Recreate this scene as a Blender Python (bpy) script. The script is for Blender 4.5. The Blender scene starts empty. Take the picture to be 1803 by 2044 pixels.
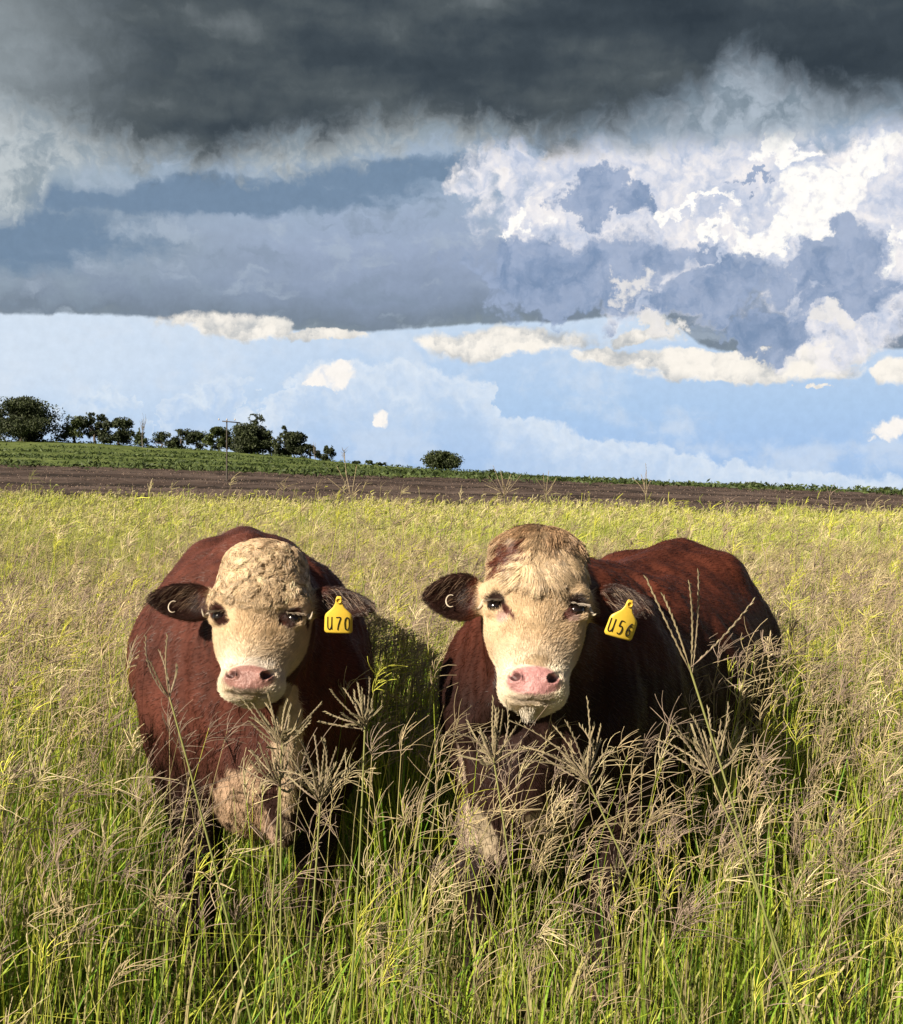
import bpy, math
import numpy as np
from math import radians as rad, sin, cos, pi
DEV = ''

# ------------------------------------------------------------------ camera, light, exposure
SC = bpy.context.scene
F = 2467.0                      # focal length in units of a 1803x2044 picture
CX, CY, CAMZ = 901.5, 1022.0, 1.35
cam = bpy.data.cameras.new('camera'); camo = bpy.data.objects.new('camera', cam)
SC.collection.objects.link(camo); SC.camera = camo
camo.location = (0, 0, CAMZ); camo.rotation_euler = (rad(90), 0, 0)
cam.sensor_fit = 'VERTICAL'; cam.sensor_height = 24.0; cam.lens = 24.0*F/2044.0
cam.clip_start = 0.05; cam.clip_end = 9000
SC.render.resolution_x = 903; SC.render.resolution_y = 1024
SC.view_settings.view_transform = 'Standard'; SC.view_settings.look = 'None'
EXPO = 0.82
SC.view_settings.exposure = EXPO; SC.view_settings.gamma = 1.0
SC.cycles.max_bounces = 6; SC.cycles.diffuse_bounces = 3; SC.cycles.transparent_max_bounces = 8
SC.cycles.use_denoising = True
SC.cycles.sample_clamp_indirect = 6.0

SUN_EL, SUN_AZ = rad(31), rad(-134)      # azimuth from +Y towards +X : left and behind the camera
sd = np.array([sin(SUN_AZ)*cos(SUN_EL), cos(SUN_AZ)*cos(SUN_EL), sin(SUN_EL)])
sun = bpy.data.lights.new('sun', 'SUN'); suno = bpy.data.objects.new('sun', sun)
SC.collection.objects.link(suno)
sun.energy = 5.0; sun.angle = rad(0.5); sun.color = (1.0, 0.88, 0.71)
from mathutils import Vector
suno.rotation_euler = Vector(tuple(-sd)).to_track_quat('-Z', 'Y').to_euler()
suno.location = (-5, -5, 6)

def s2l(c):
    c = np.asarray(c, float)/255.0
    return tuple(np.where(c <= 0.04045, c/12.92, ((c+0.055)/1.055)**2.4))

# ------------------------------------------------------------------ node helpers
class NT:
    def __init__(s, tree): s.t = tree; s.n = tree.nodes; s.l = tree.links
    def put(s, sock, v):
        if isinstance(v, bpy.types.NodeSocket): s.l.new(v, sock)
        elif v is not None: sock.default_value = v
    def m(s, op, a, b=None, c=None, clamp=False):
        n = s.n.new('ShaderNodeMath'); n.operation = op; n.use_clamp = clamp
        s.put(n.inputs[0], a)
        if b is not None: s.put(n.inputs[1], b)
        if c is not None: s.put(n.inputs[2], c)
        return n.outputs[0]
    def add(s, a, b): return s.m('ADD', a, b)
    def sub(s, a, b): return s.m('SUBTRACT', a, b)
    def mul(s, a, b): return s.m('MULTIPLY', a, b)
    def mx(s, a, b): return s.m('MAXIMUM', a, b)
    def mn(s, a, b): return s.m('MINIMUM', a, b)
    def sstep(s, x, lo, hi, a=0.0, b=1.0):
        n = s.n.new('ShaderNodeMapRange'); n.interpolation_type = 'SMOOTHSTEP'
        s.put(n.inputs[0], x); n.inputs[1].default_value = lo; n.inputs[2].default_value = hi
        n.inputs[3].default_value = a; n.inputs[4].default_value = b
        return n.outputs[0]
    def lin(s, x, lo, hi, a=0.0, b=1.0):
        n = s.n.new('ShaderNodeMapRange'); s.put(n.inputs[0], x)
        n.inputs[1].default_value = lo; n.inputs[2].default_value = hi
        n.inputs[3].default_value = a; n.inputs[4].default_value = b
        return n.outputs[0]
    def vec(s, x, y, z=0.0):
        n = s.n.new('ShaderNodeCombineXYZ'); s.put(n.inputs[0], x); s.put(n.inputs[1], y); s.put(n.inputs[2], z)
        return n.outputs[0]
    def noise(s, v, scale=1.0, detail=6.0, rough=0.55, lac=2.0, dist=0.0, two=False):
        n = s.n.new('ShaderNodeTexNoise'); s.put(n.inputs['Vector'], v)
        if two: n.noise_dimensions = '2D'
        n.inputs['Scale'].default_value = scale; n.inputs['Detail'].default_value = detail
        n.inputs['Roughness'].default_value = rough; n.inputs['Lacunarity'].default_value = lac
        n.inputs['Distortion'].default_value = dist
        return n.outputs['Fac']
    def voro(s, v, scale=1.0, detail=3.0, rough=0.5):
        n = s.n.new('ShaderNodeTexVoronoi'); s.put(n.inputs['Vector'], v)
        n.voronoi_dimensions = '2D'; n.feature = 'SMOOTH_F1'; n.inputs['Scale'].default_value = scale
        n.inputs['Detail'].default_value = detail; n.inputs['Roughness'].default_value = rough
        n.inputs['Smoothness'].default_value = 0.35; n.normalize = True
        return n.outputs['Distance']
    def mix(s, f, a, b, mode='MIX'):
        n = s.n.new('ShaderNodeMix'); n.data_type = 'RGBA'; n.blend_type = mode; n.clamp_factor = True
        s.put(n.inputs[0], f)
        for sock, v in ((n.inputs[6], a), (n.inputs[7], b)):
            if isinstance(v, (tuple, list)): v = tuple(v[:3])+(1.0,)
            s.put(sock, v)
        return n.outputs[2]
    def ramp(s, f, stops, interp='LINEAR'):
        n = s.n.new('ShaderNodeValToRGB'); cr = n.color_ramp; cr.interpolation = interp
        while len(cr.elements) > 1: cr.elements.remove(cr.elements[0])
        for i, (p, c) in enumerate(stops):
            e = cr.elements[0] if i == 0 else cr.elements.new(p)
            e.position = p; e.color = tuple(c[:3])+(1.0,)
        s.put(n.inputs[0], f)
        return n.outputs[0]
    def curve(s, x, pts, x0, x1, y0, y1):
        """piecewise smooth curve through pts, x in [x0,x1] -> y"""
        n = s.n.new('ShaderNodeFloatCurve'); c = n.mapping.curves[0]
        pts = sorted(pts); P = [((a-x0)/(x1-x0), (b-y0)/(y1-y0)) for a, b in pts]
        n.mapping.clip_min_x = 0; n.mapping.clip_max_x = 1; n.mapping.clip_min_y = 0; n.mapping.clip_max_y = 1
        c.points[0].location = P[0]; c.points[1].location = P[-1]
        for p in P[1:-1]: c.points.new(*p)
        n.mapping.update()
        s.put(n.inputs['Value'], s.lin(x, x0, x1))
        return s.add(s.mul(n.outputs[0], y1-y0), y0)

# ------------------------------------------------------------------ world : storm sky by direction
W = bpy.data.worlds.new('World'); SC.world = W; W.use_nodes = True
T = NT(W.node_tree); T.n.clear()
tc = T.n.new('ShaderNodeTexCoord'); sep = T.n.new('ShaderNodeSeparateXYZ')
T.l.new(tc.outputs['Generated'], sep.inputs[0])
dx, dy, dz = sep.outputs
az = T.m('ARCTAN2', dx, dy)
hyp = T.m('SQRT', T.add(T.mul(dx, dx), T.mul(dy, dy)))
el = T.m('ARCTAN2', dz, hyp)
X = T.mul(az, 24.67); Y = T.mul(el, 24.67)      # 'hundreds of pixels', both angles; Y is up
def q(px, py):                                   # picture position -> (X, Y)
    u = (px-CX)/F; v = (CY-py)/F
    return math.atan(u)*24.67, math.atan2(v, math.sqrt(1+u*u))*24.67
def curve_px(pts, xin=None):
    P = [q(*p) for p in pts]; xx = xin if xin is not None else X
    P = [(-24.0, P[0][1])]+P+[(24.0, P[-1][1])]
    return T.curve(xx, P, -24.0, 24.0, -2.0, 14.0)
def NZ(x, y, ox, oy, scale, detail, rough):
    return T.sub(T.noise(T.vec(T.add(x, ox), T.add(y, oy)), scale, detail, rough, two=True), 0.5)
wx = NZ(X, Y, 40, 11, 0.9, 6, 0.62); wy = NZ(X, Y, 71, 33, 0.9, 6, 0.62)
Xw = T.add(X, T.mul(wx, 0.9)); Yw = T.add(Y, T.mul(wy, 0.9))
bil = T.sub(0.42, T.voro(T.vec(Xw, Yw), 1.3, 2.0, 0.6))     # cauliflower edges
bilf = T.sub(0.42, T.voro(T.vec(T.add(Xw, 50), Yw), 4.2, 1.5, 0.6))
Xb = T.add(X, T.add(T.mul(wx, 2.6), T.mul(bilf, 0.25))); Yb = T.add(Y, T.add(T.mul(wy, 2.0), T.mul(bil, 0.5)))
Xs = T.add(X, T.mul(wx, 2.2)); Ysx = T.add(Y, T.mul(wy, 0.55))
fine = NZ(X, Y, 5, 5, 5.0, 3, 0.62)
big = NZ(T.mul(X, 0.35), Y, 90, 1, 0.8, 3, 0.5)
strk = NZ(T.mul(Xw, 0.22), Yw, 20, 60, 1.6, 4, 0.55)
med = NZ(Xw, Yw, 7, 80, 1.6, 4, 0.58)

def blob(px, py, rx, ry, ang=0.0):
    """1 in the middle, 0 on the rim, negative outside"""
    X, Y = WARP
    cx, cy = q(px, py); a = rad(ang); rx /= 100; ry /= 100
    ddx = T.sub(X, cx); ddy = T.sub(Y, cy)
    if ang:
        ux = T.add(T.mul(ddx, cos(a)/rx), T.mul(ddy, sin(a)/rx))
        uy = T.add(T.mul(ddx, -sin(a)/ry), T.mul(ddy, cos(a)/ry))
    else:
        ux = T.mul(ddx, 1/rx); uy = T.mul(ddy, 1/ry)
    return T.sub(1.0, T.m('SQRT', T.add(T.mul(ux, ux), T.mul(uy, uy))))
def union(bl, warp=None):
    global WARP
    WARP = warp or (Xb, Yb)
    o = blob(*bl[0])
    for b in bl[1:]: o = T.mx(o, blob(*b))
    return o

# clear lower sky
low = T.ramp(T.lin(Y, 0.0, 5.0), [(0.0, s2l((196, 215, 238))), (0.10, s2l((170, 198, 233))), (0.22, s2l((165, 196, 235))),
                                  (0.42, s2l((176, 204, 236))), (0.65, s2l((190, 212, 238))), (0.80, s2l((205, 222, 240)))])
low = T.mix(T.mul(T.sstep(T.add(X, T.mul(big, 5.0)), 1.0, -9.0), T.sstep(Y, 0.6, 3.0)), low, s2l((212, 226, 242)))
low = T.mix(T.sstep(T.add(T.add(big, T.mul(med, 0.5)), T.mul(T.sstep(X, -6.0, 8.0), -0.04)), -0.05, 0.22, 0, 0.55), low, s2l((218, 228, 240)))
col = low
# pale far cumulus heads with blue shade between
def heap(col, pts, fall, c_hi, c_lo, amp, k=1.0, soft=0.16):
    top = curve_px(pts, T.add(X, T.add(T.mul(wx, 2.0), T.mul(bilf, 0.5))))
    f = T.sub(top, T.add(Y, T.mul(wy, 1.1)))                              # >0 under the top line
    f = T.add(f, T.mul(bil, amp))
    m = T.mul(T.sstep(f, 0.0, soft), T.sstep(f, fall, 0.1))
    sh = T.mix(T.sstep(T.add(f, T.add(T.mul(bilf, 1.7), T.mul(bil, 1.3))), -0.1, fall*0.7), c_hi, c_lo)
    return T.mix(T.mul(m, k), col, sh)
col = heap(col, [(-200, 850), (60, 860), (100, 800), (160, 790), (215, 762), (265, 768), (292, 830), (300, 930), (1803, 1000)], 2.0, s2l((222, 233, 244)), s2l((190, 212, 238)), 0.35, 0.85)
col = heap(col, [(-200, 1000), (290, 1000), (318, 845), (330, 805), (380, 775), (420, 745), (465, 742), (498, 765), (512, 830), (560, 1000), (1803, 1000)], 2.2, s2l((222, 233, 244)), s2l((186, 208, 236)), 0.35, 0.85)
col = heap(col, [(-200, 1000), (480, 1000), (500, 828), (560, 785), (600, 745), (650, 728), (720, 735), (800, 725), (900, 740), (975, 750), (1010, 810), (1100, 850), (1250, 880), (1350, 905), (1500, 935), (1803, 960)], 2.6, s2l((224, 234, 245)), s2l((192, 212, 237)), 0.4, 0.9)
WM = (T.add(X, T.add(T.mul(wx, 0.8), T.mul(bilf, 0.25))), T.add(Y, T.add(T.mul(wy, 0.6), T.mul(bilf, 0.2))))
wh = union([(672, 752, 50, 22), (640, 762, 30, 13), (694, 738, 26, 18), (757, 826, 20, 20, 35), (1795, 852, 46, 22, 25)], WM)
col = T.mix(T.sstep(T.add(wh, T.mul(bilf, 0.5)), 0.0, 0.40), col, T.mix(T.sstep(bilf, -0.25, 0.1), s2l((226, 230, 238)), s2l((253, 248, 242))))
# mid grey-blue bank, flat base, fading upward to the dark blue gap
base = curve_px([(-300, 622), (0, 628), (250, 632), (340, 640), (480, 650), (640, 664), (760, 662), (880, 655), (960, 648), (1150, 642), (1240, 632),
                 (1330, 640), (1400, 690), (1480, 706), (1600, 706), (1680, 690), (1803, 700), (2300, 690)])
hb = T.sub(Y, base)                              # height above the base
bank = T.ramp(T.lin(T.add(hb, T.add(T.mul(big, 1.4), T.mul(med, 0.8))), -0.2, 3.4),
              [(0.0, s2l((132, 145, 154))), (0.10, s2l((122, 136, 152))), (0.28, s2l((138, 153, 176))), (0.5, s2l((156, 171, 196))), (0.8, s2l((160, 178, 200))), (1.0, s2l((150, 170, 192)))])
lft = T.sstep(T.add(X, T.mul(big, 3.0)), -2.0, -9.0)
bank = T.mix(T.mul(lft, T.sstep(T.add(hb, T.mul(med, 1.6)), 0.0, 1.2, 0.0, 0.75)), bank, s2l((152, 168, 178)))
bank = T.mix(T.sstep(T.add(strk, T.mul(med, 0.6)), 0.05, 0.25, 0, 0.45), bank, s2l((126, 142, 160)))
bank = T.mix(T.sstep(T.add(strk, T.mul(med, 0.6)), -0.02, -0.25, 0, 0.5), bank, s2l((176, 190, 206)))
mb = T.sstep(T.add(hb, T.mul(med, 0.16)), -0.02, 0.06)
col = T.mix(mb, col, bank)
# lens cloud and warm strips along the base
st = union([(470, 654, 135, 24, -3), (640, 668, 90, 12, 0), (1010, 683, 185, 32, 2), (1250, 712, 150, 20, -4), (1480, 742, 210, 24, -1), (1330, 650, 48, 34, 10), (1280, 672, 80, 14, 8),
            (1600, 712, 150, 26, 3), (1420, 725, 170, 20, 0), (1630, 773, 24, 6), (1700, 640, 60, 34, 0), (1790, 745, 60, 26)], (Xs, Ysx))
ms = T.sstep(T.add(T.add(st, T.mul(bil, 0.55)), T.mul(strk, 0.5)), -0.02, 0.34)
wc = T.mix(T.sstep(T.add(T.add(strk, T.mul(bilf, 0.5)), T.mul(wy, -1.6)), -0.32, 0.30), s2l((186, 190, 193)), s2l((252, 246, 236)))
wc = T.mix(T.mul(T.sstep(Y, 3.55, 3.9), T.sstep(T.add(X, med), -3.9, -2.6)), wc, s2l((168, 178, 184)))
col = T.mix(ms, col, wc)
# dark blue gap upper left
gap = union([(430, 392, 560, 42, 4), (40, 480, 330, 75, 6), (760, 350, 330, 36, 6)], (Xs, Ysx))
col = T.mix(T.sstep(T.add(T.add(gap, T.mul(strk, 1.0)), T.mul(med, 0.5)), -0.05, 0.5, 0, 0.9), col, s2l((112, 136, 162)))
# lit cumulus mass on the right
rg = union([(1180, 400, 230, 95, 12), (1420, 400, 330, 150, 0), (1700, 420, 330, 190, 0), (1100, 330, 200, 60, 0), (1330, 560, 190, 80, 0), (1700, 610, 160, 110), (2100, 420, 420, 230), (1030, 455, 60, 42, 30)])
mr = T.sstep(T.add(T.add(rg, T.mul(bil, 0.75)), T.mul(bilf, 0.35)), 0.02, 0.50)
rc = T.ramp(T.add(T.mul(T.add(T.mul(med, 1.6), T.mul(bilf, 0.9)), 0.8), 0.5),
            [(0.15, s2l((172, 186, 210))), (0.40, s2l((200, 208, 226))), (0.6, s2l((222, 224, 234))), (0.85, s2l((246, 242, 242)))])
col = T.mix(mr, col, rc)
hot = union([(1650, 400, 85, 95, 60), (1530, 465, 85, 42, 40), (1700, 320, 100, 36, 10), (1560, 300, 60, 18, 8), (1040, 445, 70, 20, 25), (1000, 468, 30, 24), (1430, 452, 24, 12), (1800, 470, 20, 34), (1360, 405, 120, 12, 0)])
mh = T.sstep(T.add(T.add(hot, T.mul(bil, 0.9)), T.mul(bilf, 0.6)), 0.12, 0.55)
col = T.mix(mh, col, T.mix(T.sstep(T.add(bilf, T.mul(fine, 0.6)), -0.2, 0.12), s2l((228, 228, 236)), tuple(1.04*np.array(s2l((255, 252, 247))))))
# blue grey clumps in front of it
dk = union([(1195, 385, 62, 48), (1250, 395, 34, 24), (1170, 545, 210, 80, 5), (1060, 520, 130, 60), (1440, 570, 150, 56, 4), (1470, 530, 52, 40), (1680, 530, 120, 66, 0), (1660, 485, 52, 30),
            (1540, 655, 140, 40, 3), (1700, 590, 120, 40, 6), (1500, 358, 60, 12, 4), (1380, 500, 60, 24, 20)])
dc = T.mix(T.sstep(T.add(T.mul(med, 1.2), T.mul(bilf, 0.5)), -0.3, 0.3), s2l((122, 145, 178)), s2l((158, 174, 202)))
col = T.mix(T.sstep(T.add(T.add(dk, T.mul(bil, 1.0)), T.mul(bilf, 0.7)), 0.06, 0.48, 0, 0.92), col, dc)
wb = union([(1330, 650, 46, 26, 10), (1270, 560, 46, 26, 20), (1690, 645, 46, 26, 0)])
col = T.mix(T.sstep(T.add(T.add(wb, T.mul(bil, 0.9)), T.mul(bilf, 0.8)), 0.1, 0.6, 0, 0.8), col, s2l((240, 236, 232)))
# ragged pale fringe below the storm cloud
fr = curve_px([(-300, 470), (0, 430), (60, 425), (110, 350), (180, 328), (300, 328), (420, 335), (500, 345), (580, 345), (680, 325), (780, 305), (880, 292), (980, 285), (1100, 292), (1250, 292), (1400, 285), (1500, 280), (1650, 262), (1803, 250), (2300, 250)])
ff = T.add(T.sub(Y, fr), T.add(T.mul(bil, 0.5), T.add(T.mul(bilf, 0.35), T.mul(med, 0.5))))
frc = T.mix(T.sstep(T.add(T.mul(med, 1.5), T.mul(bilf, 0.6)), -0.25, 0.35), s2l((146, 160, 170)), s2l((192, 200, 204)))
frc = T.mix(T.sstep(X, 0.5, 3.5, 0, 0.75), frc, T.mix(T.sstep(T.add(med, T.mul(bilf, .5)), -.2, .3), s2l((120, 136, 150)), s2l((168, 182, 198))))
col = T.mix(T.sstep(ff, -0.15, 0.45), col, frc)
# the storm cloud itself
tp = curve_px([(-900, 60), (-300, 100), (0, 215), (120, 262), (230, 300), (340, 322), (430, 332), (520, 305), (640, 292), (760, 268), (880, 262), (1000, 272), (1120, 290), (1220, 262),
               (1300, 238), (1400, 200), (1470, 130), (1560, 165), (1640, 200), (1803, 220), (2400, 180)])
ft = T.add(T.sub(Y, tp), T.add(T.mul(med, 1.3), T.mul(bil, 0.25)))
dkc = T.ramp(T.add(T.mul(T.add(T.mul(big, 1.2), T.add(T.mul(med, 0.35), T.mul(strk, 0.35))), 0.9), T.lin(X, -9.0, 9.0, 0.62, 0.36)),
             [(0.12, s2l((50, 60, 69))), (0.42, s2l((64, 74, 82))), (0.64, s2l((82, 91, 96))), (0.9, s2l((116, 124, 128)))])
edge = T.sstep(T.add(X, T.add(T.mul(med, 2.0), T.mul(big, 3.0))), -5.6, -9.6)
dkc = T.mix(T.mul(edge, T.sstep(Y, 10.4, 8.6, 0.25, 0.9)), dkc, s2l((150, 160, 166)))
col = T.mix(T.sstep(ft, -0.45, 0.70), col, dkc)
# faint grain of cloud texture everywhere
col = T.mix(1.0, col, T.mix(T.lin(fine, -0.5, 0.5), (0.93, 0.93, 0.93), (1.07, 1.07, 1.07)), 'MULTIPLY')
K10 = 10.0/2**EXPO
ten = T.mix(1.0, col, (K10, K10, K10), 'MULTIPLY')
sky = T.n.new('ShaderNodeTexSky'); sky.sky_type = 'NISHITA'; sky.sun_disc = False
sky.sun_elevation = SUN_EL; sky.sun_rotation = SUN_AZ
sky.air_density = 1.0; sky.dust_density = 1.5
front = T.sstep(dy, -0.35, 0.25)
zen = T.sstep(dz, 0.45, 0.8)
tot = T.mix(front, T.mix(1.0, T.mix(0.35, sky.outputs[0], (0.6, 0.65, 0.7)), (0.32, 0.32, 0.34), 'MULTIPLY'), ten)
bg = T.n.new('ShaderNodeBackground'); T.l.new(tot, bg.inputs[0]); bg.inputs[1].default_value = 0.10
wo = T.n.new('ShaderNodeOutputWorld'); T.l.new(bg.outputs[0], wo.inputs[0])
W.cycles.sampling_method = 'MANUAL'; W.cycles.sample_map_resolution = 512

# ------------------------------------------------------------------ numpy helpers
def nrm(v): return v/np.maximum(np.linalg.norm(v, axis=-1, keepdims=True), 1e-9)
def at(px, py, d):                                # picture position at distance d along +Y
    return np.array([(px-CX)/F*d, d, CAMZ+(CY-py)/F*d])
_perm = np.random.RandomState(5).rand(512*512)
def vnoise2(x, y, seed=0):
    x = np.asarray(x, float)+seed*17.3; y = np.asarray(y, float)+seed*5.1
    xi = np.floor(x).astype(int); yi = np.floor(y).astype(int); fx = x-xi; fy = y-yi
    fx = fx*fx*(3-2*fx); fy = fy*fy*(3-2*fy)
    g = lambda a, b: _perm[(a % 512)*512+(b % 512)]
    return (g(xi, yi)*(1-fx)+g(xi+1, yi)*fx)*(1-fy)+(g(xi, yi+1)*(1-fx)+g(xi+1, yi+1)*fx)*fy
def fbm2(x, y, o=4, seed=0):
    s = 0; a = 1; t = 0
    for i in range(o):
        s = s+a*vnoise2(np.asarray(x)*2**i, np.asarray(y)*2**i, seed+i); t += a; a *= .5
    return s/t
def vnoise3(p, seed=0):
    z = p[..., 2]; zi = np.floor(z); f = z-zi; f = f*f*(3-2*f)
    a = vnoise2(p[..., 0]+zi*31.7, p[..., 1]+zi*11.9, seed); b = vnoise2(p[..., 0]+(zi+1)*31.7, p[..., 1]+(zi+1)*11.9, seed)
    return a*(1-f)+b*f

def link(o): SC.collection.objects.link(o); return o
def tag(o, label=None, cat=None, group=None, kind=None):
    if label: o['label'] = label
    if cat: o['category'] = cat
    if group: o['group'] = group
    if kind: o['kind'] = kind
    return o
def empty(name, loc=(0, 0, 0), rz=0):
    o = bpy.data.objects.new(name, None); link(o); o.location = tuple(loc); o.rotation_euler = (0, 0, rz)
    o.empty_display_size = .1
    return o
def mesh_obj(name, V, Fq, mat, parent=None, col=None, smooth=True):
    """V (n,3); Fq: int array (m,4) or (m,3) or list of such arrays"""
    me = bpy.data.meshes.new(name)
    fs = Fq if isinstance(Fq, list) else [Fq]
    fs = [np.asarray(f, np.int32) for f in fs if len(f)]
    li = np.concatenate([f.ravel() for f in fs]); cnt = np.concatenate([np.full(len(f), f.shape[1], np.int32) for f in fs])
    st = np.concatenate([[0], np.cumsum(cnt)[:-1]]).astype(np.int32)
    me.vertices.add(len(V)); me.vertices.foreach_set('co', np.asarray(V, np.float32).ravel())
    me.loops.add(len(li)); me.loops.foreach_set('vertex_index', li)
    me.polygons.add(len(cnt)); me.polygons.foreach_set('loop_start', st); me.polygons.foreach_set('loop_total', cnt)
    if smooth: me.polygons.foreach_set('use_smooth', np.ones(len(cnt), bool))
    me.update(calc_edges=True)
    if col is not None:
        a = me.attributes.new('Col', 'FLOAT_COLOR', 'POINT')
        c = np.ones((len(V), 4), np.float32); c[:, :3] = col
        a.data.foreach_set('color', c.ravel())
    if mat: me.materials.append(mat)
    o = bpy.data.objects.new(name, me); link(o)
    if parent: o.parent = parent
    return o
class Bag:                                        # collects geometry of ONE object
    def __init__(s): s.v = []; s.q = []; s.t = []; s.c = []; s.n = 0
    def addg(s, V, Q, C):
        V = np.asarray(V).reshape(-1, 3); Q = np.asarray(Q)
        (s.q if Q.shape[1] == 4 else s.t).append(Q+s.n)
        s.v.append(V); s.c.append(np.broadcast_to(C, V.shape).copy()); s.n += len(V)
    def build(s, name, mat, parent=None, smooth=True):
        fs = []
        if s.q: fs.append(np.concatenate(s.q))
        if s.t: fs.append(np.concatenate(s.t))
        return mesh_obj(name, np.concatenate(s.v), fs, mat, parent, np.concatenate(s.c), smooth)
def ribbons(P, Wd, S, C):
    """P (N,K,3) centre lines, Wd (N,K) half widths, S (N,3) or (N,K,3) side, C (N,K,3)"""
    N, K = P.shape[:2]
    if S.ndim == 2: S = S[:, None, :]
    L = P-S*Wd[..., None]; R = P+S*Wd[..., None]
    V = np.stack([L, R], 2).reshape(-1, 3)
    i = np.arange(N)[:, None]*(K*2)+np.arange(K-1)[None]*2
    Q = np.stack([i, i+1, i+3, i+2], -1).reshape(-1, 4)
    return V, Q, np.repeat(C[:, :, None, :], 2, 2).reshape(-1, 3)
def tubes(P, R, C, m=3):
    """P (N,K,3), R (N,K), C (N,K,3): m-sided tubes"""
    N, K = P.shape[:2]
    T_ = nrm(np.gradient(P, axis=1))
    ref = np.where(np.abs(T_[:, :1, 2:3]) < .9, np.array([0, 0, 1.]), np.array([1., 0, 0]))
    A = nrm(np.cross(T_, np.broadcast_to(ref, T_.shape))); B = np.cross(T_, A)
    th = np.arange(m)*2*pi/m
    V = P[:, :, None]+R[:, :, None, None]*(A[:, :, None]*np.cos(th)[:, None]+B[:, :, None]*np.sin(th)[:, None])
    i = (np.arange(N)[:, None, None]*K+np.arange(K-1)[None, :, None])*m; j = np.arange(m); j2 = (j+1) % m
    Q = np.stack([i+j, i+j2, i+m+j2, i+m+j], -1).reshape(-1, 4)
    return V.reshape(-1, 3), Q, np.repeat(C[:, :, None, :], m, 2).reshape(-1, 3)

# ------------------------------------------------------------------ materials
def mat_col(name, rough=.7, transl=0.0, spec=.3, noise_amt=0.0, noise_scale=40., bump=0., sheen=0.):
    m = bpy.data.materials.new(name); m.use_nodes = True; t = NT(m.node_tree); t.n.clear()
    at_ = t.n.new('ShaderNodeAttribute'); at_.attribute_name = 'Col'; c = at_.outputs['Color']
    if noise_amt:
        tcn = t.n.new('ShaderNodeTexCoord')
        nz = t.noise(tcn.outputs['Object'], noise_scale, 5, .6)
        c = t.mix(1.0, c, t.mix(t.lin(nz, .3, .7), (1-noise_amt,)*3, (1+noise_amt,)*3), 'MULTIPLY')
    b = t.n.new('ShaderNodeBsdfPrincipled'); t.l.new(c, b.inputs['Base Color'])
    b.inputs['Roughness'].default_value = rough; b.inputs['Specular IOR Level'].default_value = spec
    if sheen: b.inputs['Sheen Weight'].default_value = sheen
    if bump:
        bp = t.n.new('ShaderNodeBump'); bp.inputs['Strength'].default_value = bump; bp.inputs['Distance'].default_value = .01
        t.l.new(nz, bp.inputs['Height']); t.l.new(bp.outputs[0], b.inputs['Normal'])
    out = t.n.new('ShaderNodeOutputMaterial'); sh = b.outputs[0]
    if transl:
        tr = t.n.new('ShaderNodeBsdfTranslucent'); t.l.new(c, tr.inputs[0])
        mx = t.n.new('ShaderNodeMixShader'); mx.inputs[0].default_value = transl
        t.l.new(sh, mx.inputs[1]); t.l.new(tr.outputs[0], mx.inputs[2]); sh = mx.outputs[0]
    t.l.new(sh, out.inputs[0])
    return m
def mat_flat(name, col, rough=.6, spec=.4, nscale=30., namt=.15, coat=0.):
    m = bpy.data.materials.new(name); m.use_nodes = True; t = NT(m.node_tree)
    b = m.node_tree.nodes['Principled BSDF']
    tcn = t.n.new('ShaderNodeTexCoord'); nz = t.noise(tcn.outputs['Object'], nscale, 4, .6)
    c = t.mix(t.lin(nz, .3, .7), tuple(np.array(col)*(1-namt)), tuple(np.array(col)*(1+namt)))
    t.l.new(c, b.inputs['Base Color']); b.inputs['Roughness'].default_value = rough
    b.inputs['Specular IOR Level'].default_value = spec; b.inputs['Coat Weight'].default_value = coat
    return m
M_GRASS = mat_col('grass_blades', .55, .30, .25)
M_SEED = mat_col('seed_heads', .8, .15, .15)
M_FUR = mat_col('fur', .38, 0, .55)
M_HIDE = mat_col('hide', .75, 0, .2, .12, 60., .5)
M_LEAF = mat_col('leaves', .6, .15, .3)
M_BARK = mat_flat('bark', (.16, .14, .12), .9, .2)
M_EYE = mat_flat('eye', (.010, .006, .004), .12, .5, 10, .1, .3)
M_TAG = mat_flat('tag_plastic', (.72, .49, .055), .4, .5, 60, .06)
M_INK = mat_flat('ink', (.015, .012, .01), .6, .2)
M_HORN = mat_flat('horn', (.55, .47, .36), .4, .5, 80, .2)
M_POLE = mat_flat('pole_wood', (.085, .075, .065), .9, .2, 3)

exec_parts = []
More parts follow.
